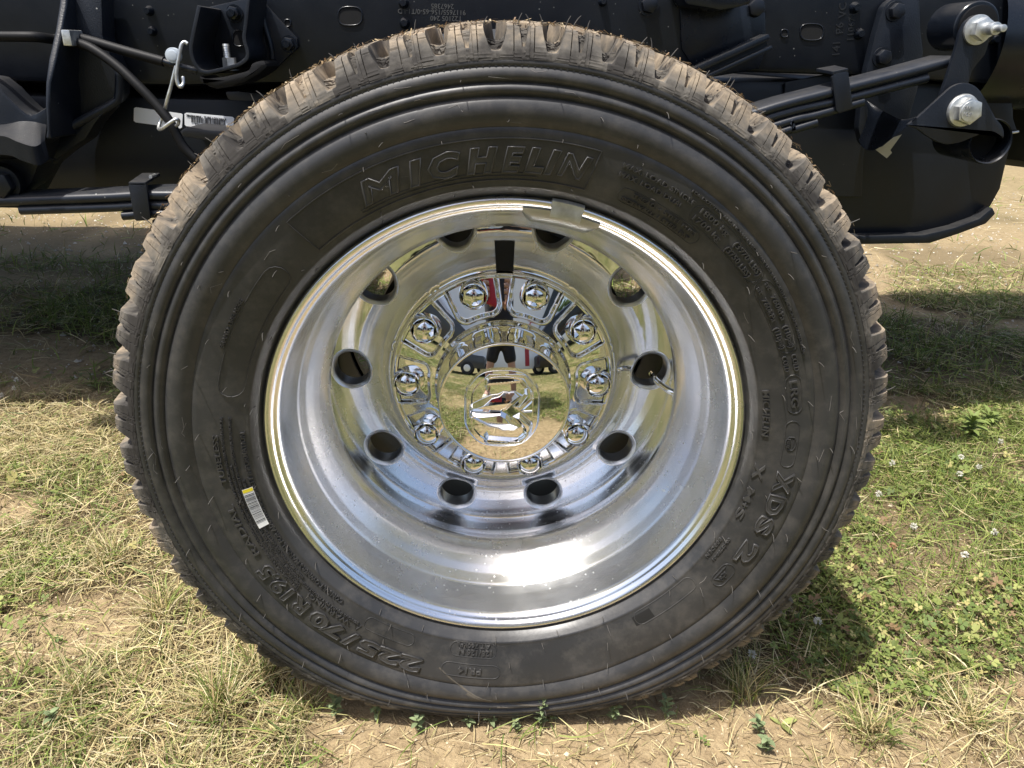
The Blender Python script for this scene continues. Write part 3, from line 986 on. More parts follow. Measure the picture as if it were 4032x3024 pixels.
# narrow grooves dividing the keystones
edge = np.abs(np.abs(loc_a) - 18 + 4.9)
YY += .002 * sstep(.1350, .1385, RR)
V = np.stack([RR * np.sin(AA), YY, RR * np.cos(AA)], -1).reshape(-1, 3)
I, J = np.meshgrid(np.arange(na), np.arange(nrr - 1), indexing='ij'); I2 = (I + 1) % na
Q = np.stack([I * nrr + J, I2 * nrr + J, I2 * nrr + J + 1, I * nrr + J + 1], -1).reshape(-1, 4)
hub = link('hub_cover', mesh_np('hub_cover', V, Q), M['chrome'], truck, 179, AX)
lathe('outer_ring', fillet([(.1366, .174), (.1372, .1650), (.1392, .1625), (.1415, .1640), (.1432, .168), (.1440, .1745)], .003, 5), M['chrome'], hub, 240, smooth=60)
# centre barrel and cap
lathe('cap_barrel', fillet([(.0865, .1560), (.0862, .1475), (.0845, .1445), (.0822, .140), (.0805, .125), (.0792, .100), (.0790, .0925), (.0782, .0896), (.0768, .0888), (.0755, .0898), (.0748, .0912)], .003, 5), M['chrome'], hub, 240, smooth=70)
rc = np.linspace(.0752, 0.0004, 40)
Rs = .255
dome = [(r, .0905 - (math.sqrt(Rs * Rs - r * r) - math.sqrt(Rs * Rs - .0752 ** 2))) for r in rc]
capo = lathe('centre_cap', dome, M['chrome'], hub, 160, smooth=179)
def dome_y(x, z): return .0905 - (math.sqrt(Rs * Rs - x * x - z * z) - math.sqrt(Rs * Rs - .0752 ** 2))


# nut covers
def nut_mesh():
    prof = [(.0179, .1720), (.0177, .1600), (.0175, .1530), (.0169, .1508), (.0160, .1500), (.0149, .1504)]
    V, Q = lathe_np(prof, 48)
    bm = bmesh.new(); bm.from_mesh(mesh_np('n', V, Q))
    # hexagonal face with domed front
    ringp = []
    for d, dy in ((.0148, .1506), (.0144, .1482), (.0138, .1468)):
        ringp.append([bm.verts.new((d * math.sin(k * PI / 3 + PI / 6 * 0), dy, d * math.cos(k * PI / 3))) for k in range(6)])
    for a_, b_ in zip(ringp[:-1], ringp[1:]):
        for k in range(6): bm.faces.new((a_[k], a_[(k + 1) % 6], b_[(k + 1) % 6], b_[k]))
    # dome inside hexagon
    prev = None; NR = 8; per = 6
    hexp = [Vector((0.0138 * math.sin(k * PI / 3), 0, 0.0138 * math.cos(k * PI / 3))) for k in range(6)]
    border = []
    for k in range(6):
        for t in range(per): border.append(hexp[k].lerp(hexp[(k + 1) % 6], t / per))
    rings = []
    for j in range(NR):
        f = 1 - j / NR
        ring = []
        for p in border:
            q_ = p * f; rr_ = q_.length
            ring.append(bm.verts.new((q_.x, .1462 - (math.sqrt(.0205 ** 2 - rr_ ** 2) - math.sqrt(.0205 ** 2 - .0138 ** 2)) * .85, q_.z)))
        rings.append(ring)
    cen = bm.verts.new((0, .1462 - (.0205 - math.sqrt(.0205 ** 2 - .0138 ** 2)) * .85, 0))
    for a_, b_ in zip(rings[:-1], rings[1:]):
        for k in range(len(border)): bm.faces.new((a_[k], a_[(k + 1) % len(border)], b_[(k + 1) % len(border)], b_[k]))
    for k in range(len(border)): bm.faces.new((rings[-1][k], rings[-1][(k + 1) % len(border)], cen))
    bmesh.ops.recalc_face_normals(bm, faces=bm.faces)
    me = bpy.data.meshes.new('lug_nut_cover'); bm.to_mesh(me); bm.free()
    return me


nm = nut_mesh()
RN = .1211
for s in range(10):
    a = R(18 + 36 * s)
    o = link('lug_nut_cover', nm, M['chrome'], hub, 32 if s == 0 else None)
    o.location = (RN * math.sin(a), 0, RN * math.cos(a)); o.rotation_euler = (0, a * .0 + random.uniform(-.15, .15), 0)

# vent slot outside each nut: black plate painting the shade of the opening
def slot_mesh(hw_a, r0, r1, n=16, lift=0):
    rm, hr = (r0 + r1) / 2, (r1 - r0) / 2; P = []
    for t in np.linspace(-PI / 2, PI / 2, n): P.append((hw_a + hr * math.cos(t) / rm, rm + hr * math.sin(t)))
    for t in np.linspace(PI / 2, 3 * PI / 2, n): P.append((-hw_a + hr * math.cos(t) / rm, rm + hr * math.sin(t)))
    return P


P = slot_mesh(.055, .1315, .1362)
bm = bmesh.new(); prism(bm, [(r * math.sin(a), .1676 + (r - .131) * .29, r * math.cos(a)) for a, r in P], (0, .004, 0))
bmesh.ops.recalc_face_normals(bm, faces=bm.faces); sm = bpy.data.meshes.new('vent_slot_shade'); bm.to_mesh(sm); bm.free()
pth = np.array([(r * math.sin(a), .1676 + (r - .131) * .29, r * math.cos(a)) for a, r in slot_mesh(.055, .1309, .1368)]); pth = np.vstack([pth, pth[:1]])
V, Q = tube_np(pth, .0008, 8); rmesh = mesh_np('slot_rim', V, Q)
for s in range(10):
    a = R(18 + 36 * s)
    o = link('vent_slot_shade', sm, M['flat_black'], hub); o.rotation_euler = (0, a, 0)
    o2 = link('slot_rim', rmesh, M['chrome'], hub, 179 if s == 0 else None); o2.rotation_euler = (0, a, 0)
# rubber retainer at twelve o'clock
lip = [(.1745, .1925), (.1690, .1880), (.1610, .1808), (.1520, .1732), (.1440, .1660)]
V = []
for aa in np.radians(np.linspace(-4.1, 4.1, 7)):
    for r, y in lip: V.append((r * math.sin(aa), y - .004, r * math.cos(aa)))
I, J = np.meshgrid(np.arange(6), np.arange(4), indexing='ij')
bm = bmesh.new(); bm.from_mesh(mesh_np('r', np.array(V), np.stack([I * 5 + J, (I + 1) * 5 + J, (I + 1) * 5 + J + 1, I * 5 + J + 1], -1).reshape(-1, 4)))
r_ = bmesh.ops.extrude_face_region(bm, geom=list(bm.faces)); bmesh.ops.translate(bm, verts=[g for g in r_['geom'] if isinstance(g, bmesh.types.BMVert)], vec=(0, .005, 0))
bm_obj('retainer_clip', bm, M['plastic'], hub, 40)

# ---- emblem on the cap: traced outlines, modelled in relief on the dome
EC = Crop(1600, 1250, 2.765)
def em(x, y, lift=0.0):
    p = EC(x, y, .084); return np.array([p[0], dome_y(p[0], p[2] - H) - lift, p[2] - H])


def poly_sd(X, Y, pts):
    """signed distance (positive inside) of a grid to a closed polygon"""
    P = np.array(pts, float); d = np.full(X.shape, 1e9); ins = np.zeros(X.shape, bool)
    for i in range(len(P)):
        a_, b_ = P[i], P[(i + 1) % len(P)]; e = b_ - a_
        t = np.clip(((X - a_[0]) * e[0] + (Y - a_[1]) * e[1]) / (e @ e + 1e-9), 0, 1)
        d = np.minimum(d, np.hypot(X - a_[0] - t * e[0], Y - a_[1] - t * e[1]))
        c_ = (a_[1] > Y) != (b_[1] > Y)
        ins ^= c_ & (X < (b_[0] - a_[0]) * (Y - a_[1]) / (b_[1] - a_[1] + 1e-12) + a_[0])
    return np.where(ins, d, -d)


AXS = 990.0                                    # the head is symmetrical about this line
horn = [(1398, 852), (1385, 712), (1296, 612), (1180, 600), (905, 602), (855, 640), (850, 720), (885, 768), (905, 716), (1168, 692), (1235, 690), (1292, 745), (1290, 800), (1225, 880), (1165, 935), (1245, 978)]
face = [(690, 928), (820, 860), (925, 812), (1010, 800), (1060, 776), (1180, 774), (1275, 818), (1150, 918), (1105, 962), (1040, AXS + 4), (690, AXS + 4)]
plate_o = fillet([(632, 975), (632, 760), (800, 562), (1060, 536), (1310, 562), (1472, 760), (1472, 1190), (1310, 1388), (1060, 1414), (800, 1388), (632, 1190), (632, 975)], 120, 6)[:-1]
ex, ey = np.arange(612, 1494, 3.0), np.arange(516, 1436, 3.0)
EX, EY = np.meshgrid(ex, ey, indexing='ij')
MY = np.where(EY > AXS, 2 * AXS - EY, EY)      # mirrored coordinate
PXM = .000114                                  # metres per traced unit
sp_ = poly_sd(EX, EY, plate_o)
hgt = np.clip(sp_ * 1.1, -3, 26)                # plate with sloping rim
rimd = np.clip((sp_ - 75) * .8, 0, 12); hgt = hgt - rimd                        # dished field inside a raised border
sh_, sf_ = poly_sd(EX, MY, horn), poly_sd(EX, MY, face)
horn_h = np.minimum(np.clip(sh_ * 1.15 + 1, 0, 99), 24 + .22 * np.clip(MY - 600, 0, 95))
ridge_ = 905 - (EX - 900) * .12
roof = 10 + np.clip(MY - 780, 0, 200) * .40 - np.clip(MY - ridge_, 0, 200) * .62 - np.clip(820 - EX, 0, 200) * .08
face_h = np.minimum(np.clip(sf_ * 1.1 + 1, 0, 99), np.maximum(roof, 6))
inner = np.maximum(np.where(sh_ > -1, horn_h, 0), np.where(sf_ > -1, face_h, 0))
notch = poly_sd(EX, MY, [(1250, 985), (1398, 860), (1398, AXS + 6), (1250, AXS + 6)]); inner = np.maximum(inner, np.where(notch > 0, np.clip(notch * .5, 0, 10), 0))
hgt = (hgt + inner) * PXM
P0 = np.array([EC(612, 516, .084), EC(1491, 516, .084), EC(612, 1433, .084)])
fx = (EX - 612) / (1491 - 612); fy = (EY - 516) / (1433 - 516)
WX = P0[0][0] + fx * (P0[1][0] - P0[0][0]) + fy * (P0[2][0] - P0[0][0]); WZ = P0[0][2] - H + fx * (P0[1][2] - P0[0][2]) + fy * (P0[2][2] - P0[0][2])
DY = .0905 - (np.sqrt(Rs * Rs - WX ** 2 - WZ ** 2) - math.sqrt(Rs * Rs - .0752 ** 2))
nX, nY = EX.shape
I, J = np.meshgrid(np.arange(nX - 1), np.arange(nY - 1), indexing='ij')
keepf = (sp_[:-1, :-1] > -4).ravel()
Q = np.stack([I * nY + J, (I + 1) * nY + J, (I + 1) * nY + J + 1, I * nY + J + 1], -1).reshape(-1, 4)[keepf]
eme = mesh_np('emblem', np.stack([WX, DY - hgt, WZ], -1).reshape(-1, 3), Q)
bm = bmesh.new(); bm.from_mesh(eme); bmesh.ops.delete(bm, geom=[v for v in bm.verts if not v.link_faces], context='VERTS')
bm_obj('emblem', bm, M['chrome'], hub, 40)['label'] = 'raised horned ram head emblem lying on its side'

# ------------------------------------------------------------------ inner dual wheel, drum, axle
lathe('inner_tyre', [(.243, .30), (.26, .27), (.29, .252), (.33, .246), (.375, .252), (.40, .27), (.412, .30), (.413, .36), (.412, .43), (.40, .46), (.375, .478), (.33, .484), (.29, .478), (.26, .46), (.243, .43)], M['tyredark'], truck, 96, loc=AX)
iw = lathe('inner_wheel', [(.2225, .222), (.2250, .24), (.226, .27), (.236, .30), (.243, .33), (.248, .46), (.258, .47), (.262, .475)], M['steel'], truck, 96, loc=AX)
lathe('brake_drum', [(.02, .205), (.168, .206), (.168, .222), (.150, .228), (.150, .26), (.178, .27), (.178, .42), (.16, .43), (.05, .435)], M['steel'], truck, 96, loc=AX)
lathe('axle_housing', [(.055, .43), (.06, .60), (.06, 1.9)], M['dark'], truck, 32, loc=AX)

# ------------------------------------------------------------------ chassis behind the wheel
C1 = Crop(0, 0, 1.843); C2 = Crop(2600, 0, 1.5447); C6 = Crop(600, 0, 3.16); C7 = Crop(3300, 0, 2.552); C8 = Crop(900, 0, 1.2289)
FY = .780                                    # outer face of the near frame rail


def rail(name, y0, y1, pts_bottom, ztop):
    bm = bmesh.new()
    pts = [(x, y0, z) for x, z in pts_bottom] + [(x, y0, ztop) for x, z in pts_bottom[::-1]]
    prism(bm, pts, (0, y1 - y0, 0), .012)
    return bm_obj(name, bm, M['frame'], truck, 35)


bl = [at(-2500, 322, FY), at(0, 322, FY), at(720, 338, FY), at(1500, 318, FY), at(2900, 283, FY), at(3450, 300, FY), at(3900, 334, FY), at(4500, 345, FY), np.array([1.95, 0, .70])]
frame = rail('frame_rail', FY, FY + .075, [(p[0], p[2]) for p in bl], 1.02)
far_rail = rail('frame_rail', FY + .80, FY + .875, [(p[0], p[2]) for p in bl], 1.02)
for x in (-2.2, -1.1, -.2, .62, 1.2):
    bm = bmesh.new(); box(bm, x - .05, x + .05, FY + .0765, FY + .7985, .80, .98); bevel_all(bm, .01); bm_obj('crossmember', bm, M['dark'], truck)


def hole_shade(name, cr, x, y, rx, ry, Y=FY):
    """opening in the frame face: black plate painting its shade, with a glossy pressed edge"""
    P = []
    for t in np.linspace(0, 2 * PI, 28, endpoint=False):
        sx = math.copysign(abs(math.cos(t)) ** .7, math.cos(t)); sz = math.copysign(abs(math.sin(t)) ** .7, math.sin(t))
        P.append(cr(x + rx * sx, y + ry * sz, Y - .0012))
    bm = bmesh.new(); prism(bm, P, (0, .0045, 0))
    o = bm_obj(name, bm, M['flat_black'], frame)
    P.append(P[0]); V, Q = tube_np(np.array(P), .0014, 6)
    link('hole_edge', mesh_np('hole_edge', V, Q), M['gloss'], frame, 179)
    return o


hole_shade('frame_hole_shade', C8, 588, 78, 58, 45); hole_shade('frame_hole_shade', C8, 285, 112, 15, 17)
hole_shade('frame_hole_shade', C2, 921, 195, 70, 50); hole_shade('frame_hole_shade', C2, 755, 203, 21, 23)
for cr, x, y, r, dome in ((C1, 1075, 78, .0085, True), (C1, 1098, 226, .0085, True), (C8, 846, 14, .0095, True), (C8, 851, 112, .0095, True), (C8, 2036, 22, .015, False), (C2, 582, 48, .0155, False),
                          (C2, 1190, 46, .010, True), (C2, 1216, 205, .010, True), (C2, 2035, 238, .010, True), (C1, 640, 20, .012, True), (C8, 1812, 8, .008, True)):
    c = cr(x, y, FY - .006)
    bolt('rivet' if dome else 'bolt', c, r, FY, M['gloss'] if dome else M['frame'], frame, .014 if dome else .012, not dome, dome)


def flat_text(body, cr, x, y, Y, h, ang, mat, parent, name='stamped_lettering', raise_=.0008, bold=.01):
    me = text_mesh(body, .5, bold, 0, 2)
    n = len(me.vertices); co = np.empty(n * 3, np.float32); me.vertices.foreach_get('co', co); co = co.reshape(-1, 3)
    s = h / .73; ca, sa = math.cos(R(ang)), math.sin(R(ang)); o = cr(x, y, Y)
    X, Z = co[:, 0] * s, co[:, 1] * s
    P = np.stack([o[0] + X * ca - Z * sa, Y - np.where(co[:, 2] > 0, raise_, -.0005), o[2] + X * sa + Z * ca], -1)
    me.vertices.foreach_set('co', P.astype(np.float32).ravel()); me.update()
    return link(name, me, mat, parent)


stamp = simple('stamped_grey', (.016, .017, .019), .35)
flat_text('VC', C2, 1128, 105, FY - .0002, .014, 98, stamp, frame); flat_text('P6', C2, 1110, 205, FY - .0002, .014, 98, stamp, frame)
flat_text('110671', C2, 1172, 252, FY - .0002, .012, 96, stamp, frame); flat_text('141', C2, 1088, 345, FY - .0002, .014, 97, stamp, frame)
inkg = simple('grey_print', (.06, .06, .058), .6)
flat_text('2467385', C8, 1090, 20, FY - .0002, .0085, 180, inkg, frame, 'printed_lettering', .0004); flat_text('9117655/156-65-0/T1-LD', C8, 1148, 50, FY - .0002, .0085, 180, inkg, frame, 'printed_lettering', .0004)
flat_text('T22105 240', C8, 1130, 80, FY - .0002, .0085, 180, inkg, frame, 'printed_lettering', .0004)

# --- front spring hanger (left): casting with standing rib
hanger = plate('spring_hanger', C1, [(-700, 500), (-100, 560), (0, 640), (120, 765), (205, 832), (240, 832), (335, 770), (350, 980), (330, 1060), (285, 1180), (230, 1330), (120, 1440), (-700, 1460)], .655, .07, M['casting'], truck, .008)
rib = []
for (xl, xr, y, w, yy) in ((438, 492, -60, .06, .705), (428, 484, 40, .07, .695), (398, 448, 230, .09, .672), (352, 408, 430, .12, .648), (330, 366, 600, .13, .632), (328, 358, 760, .125, .622), (338, 362, 950, .11, .618), (330, 372, 1010, .08, .618)):
    rib.append((C1(xl, y, yy), C1(xr, y, yy), w))
bm = bmesh.new(); prev = None
for a_, b_, w in rib:
    ring = [bm.verts.new(a_), bm.verts.new(b_), bm.verts.new(b_ + np.array([.004, w, 0])), bm.verts.new(a_ + np.array([-.004, w, 0]))]
    if prev:
        for k in range(4): bm.faces.new((prev[k], prev[(k + 1) % 4], ring[(k + 1) % 4], ring[k]))
    else: bm.faces.new(ring)
    prev = ring
bm.faces.new(prev[::-1]); bmesh.ops.recalc_face_normals(bm, faces=bm.faces); bevel_all(bm, .004, 3, 40)
bm_obj('standing_rib', bm, M['casting'], hanger, 50)
plate('pocket_web', C1, [(440, 240), (480, 60), (610, -60), (735, -60), (745, 270), (865, 540), (862, 690), (825, 745), (600, 868), (390, 978), (345, 985), (335, 700)], .722, .05, M['casting'], hanger, .004)
tube('web_flange', [C1(868, 520, .715), C1(862, 690, .712), C1(820, 752, .71), C1(600, 872, .70), C1(400, 978, .685), C1(330, 1030, .67)], .0075, M['casting'], hanger, 12, 36)
plate('lower_web', C1, [(330, 985), (600, 868), (800, 770), (700, 880), (620, 1010), (470, 1110), (360, 1200), (255, 1400), (200, 1400)], .70, .05, M['casting'], hanger, .006)
# shelf that catches the sun
A_ = [C1(-300, 905, .65), C1(0, 905, .65), C1(150, 880, .65), C1(250, 885, .652), C1(338, 905, .655)]
B_ = [C1(-300, 1000, .585), C1(0, 985, .585), C1(130, 1030, .585), C1(250, 1062, .59), C1(325, 1020, .62)]
bm = bmesh.new(); PA = smooth_path(A_, 24); PB = smooth_path(B_, 24)
va = [bm.verts.new(p) for p in PA]; vb = [bm.verts.new(p) for p in PB]; vc = [bm.verts.new(p + np.array([0, .002, -.03])) for p in PB]; vd = [bm.verts.new(p + np.array([0, .02, -.06])) for p in PA]
for k in range(len(va) - 1):
    bm.faces.new((va[k], va[k + 1], vb[k + 1], vb[k])); bm.faces.new((vb[k], vb[k + 1], vc[k + 1], vc[k])); bm.faces.new((vc[k], vc[k + 1], vd[k + 1], vd[k]))
bm_obj('shelf', bm, M['casting'], hanger, 60)
c = C1(20, 1325, .65); bm = bmesh.new(); cyl_y(bm, c, .034, .625, .66, 40); bevel_all(bm, .003); bm_obj('spring_eye', bm, M['casting'], hanger)
bolt('hanger_bolt', C1(15, 1335, .62), .023, .625, M['casting'], hanger, .016)

# --- leaf spring
def leaf(name, pL, pM, pR, t, y0, y1, parent, n=48):
    """bar along x following upper edge points, thickness t, width y0..y1"""
    pts = smooth_path([np.array([p[0], 0, p[2]]) for p in pL + pM + pR], n)
    T = np.gradient(pts, axis=0); T /= np.linalg.norm(T, axis=1)[:, None]; N = np.stack([T[:, 2] * -1, T[:, 1] * 0, T[:, 0]], -1)
    bm = bmesh.new(); prev = None
    for p, nn in zip(pts, N):
        a_, b_ = p, p - nn * t
        rd = t * .28
        ring = []
        for (q_, yy) in ((a_, y1), (a_, y0 + rd), (a_ - nn * rd, y0), (b_ + nn * rd, y0), (b_, y0 + rd), (b_, y1)):
            ring.append(bm.verts.new((q_[0], yy, q_[2])))
        if prev:
            for k in range(6): bm.faces.new((prev[k], prev[(k + 1) % 6], ring[(k + 1) % 6], ring[k]))
        else: bm.faces.new(ring)
        prev = ring
    bm.faces.new(prev[::-1])
    return bm_obj(name, bm, M['spring'], parent, 50)


SY0, SY1 = .605, .680
mid = [np.array([-.25, 0, .545]), np.array([.10, 0, .585])]
spring = leaf('leaf_spring', [C1(-300, 1440, SY0), C1(60, 1428, SY0), C1(700, 1405, SY0), C1(1270, 1386, SY0)], mid, [C2(560, 668, SY0), C2(1000, 545, SY0), C2(1400, 443, SY0), C2(1790, 338, SY0)], .0165, SY0, SY1, truck)
off = np.array([0, 0, -.019])
leaf('leaf', [C1(120, 1500, SY0), C1(700, 1482, SY0), C1(1250, 1466, SY0)], [m_ + off for m_ in mid], [C2(600, 712, SY0), C2(1100, 585, SY0), C2(1640, 446, SY0)], .0150, SY0 + .002, SY1 - .002, spring)
leaf('leaf', [C1(870, 1543, SY0), C1(1250, 1528, SY0)], [m_ + off * 2 for m_ in mid], [C2(640, 762, SY0), C2(960, 675, SY0), C2(1245, 594, SY0)], .0140, SY0 + .001, SY1 - .002, spring)
leaf('leaf', [C1(1100, 1600, SY0), C1(1300, 1590, SY0)], [m_ + off * 3 for m_ in mid], [C2(680, 803, SY0), C2(820, 765, SY0), C2(957, 722, SY0)], .0130, SY0, SY1 - .002, spring)


def strap(name, front, thick_front, Ys, parent):
    """clip bent round the leaves: front face polygon plus top flap"""
    cr, pts, flap = front
    bm = bmesh.new(); prism(bm, [cr(x, y, Ys - .006) for x, y in pts], (0, .0055, 0), .0015)
    P0 = [cr(x, y, Ys - .006) for x, y in flap[:2]]; P1 = [cr(x, y, Ys + .082) for x, y in flap[2:]]
    prism(bm, [P0[0], P0[1], P1[0], P1[1]], (0, 0, .005), .001)
    return bm_obj(name, bm, M['casting'], parent, 35)


strap('spring_clip', (C1, [(930, 1345), (945, 1330), (1045, 1325), (1062, 1345), (1092, 1585), (1070, 1600), (990, 1605), (972, 1590)], [(935, 1345), (1058, 1345), (1165, 1275), (1035, 1275)]), 0, SY0, spring)
strap('spring_clip', (C2, [(1042, 470), (1060, 445), (1125, 425), (1145, 440), (1172, 640), (1160, 665), (1090, 690), (1072, 675)], [(1045, 455), (1140, 435), (1060, 415), (945, 435)]), 0, SY0, spring)
c = C1(1125, 1270, .66); bm = bmesh.new(); cyl_y(bm, c, .003, .64, .66, 10); bm_obj('clip_rivet', bm, M['galv'], spring)

# --- rear shackle
ec = C7(1393, 262, .605)
bm = bmesh.new(); cyl_y(bm, ec, .0375, .605, .690, 64); bevel_all(bm, .004, 3); eye = bm_obj('spring_eye', bm, M['gloss'], spring, 30)
bm = bmesh.new(); cyl_y(bm, ec, .031, .5995, .606, 48); bevel_all(bm, .0015); bm_obj('bushing', bm, M['hose'], spring, 30)
shackle = plate('shackle', C7, [(1190, 470), (1225, 330), (1275, 225), (1350, 160), (1420, 143), (1500, 175), (1540, 240), (1535, 360), (1480, 545), (1400, 640), (1345, 715), (1310, 850), (1260, 1010), (1020, 1010), (1040, 930), (1100, 760), (1150, 600)], .590, .009, M['casting'], truck, .002, .004)
c = C7(1400, 300, .588)
bm = bmesh.new(); cyl_y(bm, c, .0225, .5845, .5905, 40); cyl_y(bm, c + np.array([.002, 0, .001]), .0175, .570, .585, 6); cyl_y(bm, c + np.array([.004, 0, .001]), .0095, .545, .572, 20); cyl_y(bm, c + np.array([.004, 0, .001]), .0055, .526, .546, 14)
bmesh.ops.recalc_face_normals(bm, faces=bm.faces); bevel_all(bm, .0012); bm_obj('shackle_nut', bm, M['galv'], shackle, 30)
# triangular outer plate with the big flange bolt
tri = plate('shackle_plate', C7, [(690, 1262), (800, 1180), (1000, 1000), (1130, 880), (1210, 840), (1290, 830), (1370, 855), (1430, 910), (1490, 1010), (1590, 1195), (1650, 1260), (1672, 1330), (1665, 1400), (1560, 1330), (1480, 1325), (1390, 1365), (1250, 1425), (1110, 1455), (1000, 1430), (890, 1365), (790, 1290)], .570, .008, M['casting'], truck, .002, .006)
tc = C7(1485, 1415, .585)
V, Q = lathe_np([(.0335, -.013), (.0355, -.015), (.037, -.012), (.037, .10), (.034, .10), (.0335, -.013)], 48)
me = mesh_np('cross_tube', V, Q); link('cross_tube', me, M['gloss'], tri, 40, tc)
bm = bmesh.new(); cyl_y(bm, tc, .0335, .610, .612, 40); bm_obj('tube_shade', bm, M['flat_black'], tri)  # black disc painting the shade inside the tube
c = C7(1255, 1112, .568)
bm = bmesh.new(); cyl_y(bm, c, .0265, .564, .5705, 48, r2=.0245); g = bmesh.ops.create_cone(bm, cap_ends=True, segments=6, radius1=.0215, radius2=.0210, depth=.016, matrix=Matrix.Translation((c[0] + .001, .556, c[2])) @ Matrix.Rotation(PI / 2, 4, 'X') @ Matrix.Rotation(.2, 4, 'Z'))
cyl_y(bm, c + np.array([.001, 0, 0]), .0165, .5455, .549, 32)
bmesh.ops.recalc_face_normals(bm, faces=bm.faces); bevel_all(bm, .0012); bm_obj('flange_bolt', bm, M['galv'], tri, 30)
grey_st = simple('bolt_stamp', (.35, .35, .35), .5, .6)
flat_text('SPF', C7, 1262, 1105, .5453, .0062, -4, grey_st, tri, raise_=.0005); flat_text('10.9', C7, 1250, 1165, .5453, .0062, -4, grey_st, tri, raise_=.0005)

# rear hanger: back plate and curved arm
rh = plate('rear_hanger', C7, [(455, 75), (500, 20), (560, -20), (820, -20), (830, 300), (860, 540), (830, 700), (800, 900), (700, 1240), (420, 1480), (300, 1500), (240, 1440), (205, 1300), (225, 1080), (290, 700), (375, 350)], .752, .022, M['casting'], truck, .003, .006)
bolt('hanger_bolt', C7(575, 112, .75), .0135, .752, M['casting'], rh, .013); bolt('hanger_bolt', C7(440, 575, .75), .0135, .752, M['casting'], rh, .013)
A_ = [C7(290, 1010, .745), C7(400, 1085, .715), C7(520, 1150, .67), C7(640, 1200, .62), C7(770, 1195, .578)]
B_ = [C7(225, 1390, .745), C7(275, 1470, .72), C7(380, 1490, .68), C7(520, 1400, .63), C7(700, 1262, .578)]
bm = bmesh.new(); PA, PB = smooth_path(A_, 24), smooth_path(B_, 24); nn = len(PA); gridv = []
for k in range(nn):
    row = []
    for t in np.linspace(0, 1, 9):
        p = PA[k] * (1 - t) + PB[k] * t + np.array([0, -.018 * math.sin(PI * t), .012 * math.sin(PI * t)])
        row.append(bm.verts.new(p))
    gridv.append(row)
for k in range(nn - 1):
    for j in range(8): bm.faces.new((gridv[k][j], gridv[k + 1][j], gridv[k + 1][j + 1], gridv[k][j + 1]))
r_ = bmesh.ops.extrude_face_region(bm, geom=list(bm.faces)); bmesh.ops.translate(bm, verts=[g for g in r_['geom'] if isinstance(g, bmesh.types.BMVert)], vec=(0, .006, -.004))
bm_obj('curved_arm', bm, M['gloss'], rh, 60)
plate('paper_tag', C7, [(372, 1500), (490, 1590), (542, 1535), (525, 1508), (640, 1352), (560, 1380), (450, 1470)], .700, .001, M['cream'], rh, 0)

# --- rear fuel tank
tank = plate('fuel_tank', C2, [(-500, 470), (2165, 500), (2168, 800), (2085, 1150), (2025, 1262), (1930, 1340), (1740, 1405), (1560, 1432), (1220, 1440), (-500, 1440)], .815, .78, M['tank'], truck, .02)
plate('tank_seam', C2, [(-500, 1436), (1220, 1436), (1600, 1430), (1790, 1385), (1940, 1330), (2022, 1262), (2040, 1300), (1980, 1362), (1810, 1425), (1640, 1480), (1220, 1487), (-500, 1487)], .790, .60, M['tank'], tank, .003)
plate('tank_strap', C2, [(760, 500), (1160, 420), (1215, 780), (1240, 900), (1228, 1200), (780, 1195), (740, 800)], .806, .006, M['tank'], tank, .003)
plate('tank_bracket', C2, [(1930, 560), (2140, 545), (2140, 700), (2165, 780), (2180, 800), (2095, 808), (1960, 760)], .80, .006, M['frame'], tank, .002)
tube('tank_lip', [C2(2096, 806, .797), C2(2140, 806, .797), C2(2178, 800, .797)], .0025, M['galv'], tank, 8, 8)
# cylinder-like rail stub at the right edge
V, Q = tube_np(np.array([C2(1850, 250, .86), C2(2600, 260, .86)]), .125, 40); link('tow_tube', mesh_np('t', V, Q), M['gloss'], truck, 180)

# --- bump-stop bracket, left of the tyre top
bp = plate('bump_stop_bracket', C6, [(640, 100), (900, 40), (1170, -20), (1340, -20), (1560, 225), (1800, 480), (1815, 590), (1660, 730), (1500, 890), (1200, 920), (600, 900), (560, 500)], FY - .012, .0105, M['frame'], truck, .002)
path = fillet([(C6(x, y, .66)[0], C6(x, y, .66)[2]) for x, y in ((580, 72), (500, 440), (470, 610), (505, 770), (590, 890), (680, 905), (900, 858), (1090, 800), (1180, 725), (1185, 640), (1132, 480), (1160, 300), (1195, -60))], .010, 5)
T_ = np.gradient(path, axis=0); T_ /= np.linalg.norm(T_, axis=1)[:, None]; N_ = np.stack([-T_[:, 1], T_[:, 0]], -1) * .003
bm = bmesh.new(); prev = None
for p, nn in zip(path, N_):
    ring = [bm.verts.new((p[0] + nn[0], .66, p[1] + nn[1])), bm.verts.new((p[0] - nn[0], .66, p[1] - nn[1])), bm.verts.new((p[0] - nn[0], FY - .0125, p[1] - nn[1])), bm.verts.new((p[0] + nn[0], FY - .0125, p[1] + nn[1]))]
    if prev:
        for k in range(4): bm.faces.new((prev[k], prev[(k + 1) % 4], ring[(k + 1) % 4], ring[k]))
    else: bm.faces.new(ring)
    prev = ring
bm.faces.new(prev[::-1]); bmesh.ops.recalc_face_normals(bm, faces=bm.faces); bevel_all(bm, .0012, 2, 60); bm_obj('bent_strap', bm, M['casting'], bp, 40)
for x, y in ((1010, 165), (1690, 548)):
    c = C6(x, y, FY - .02); bolt('nut', c, .0115, FY - .012, M['gloss'], bp, .014); bm = bmesh.new(); cyl_y(bm, c, .006, FY - .038, FY - .024, 12); bm_obj('stud', bm, M['gloss'], bp)
c = C6(960, 790, .70); bm = bmesh.new()
bmesh.ops.create_cone(bm, cap_ends=True, segments=6, radius1=.0115, radius2=.0115, depth=.018, matrix=Matrix.Translation(c))
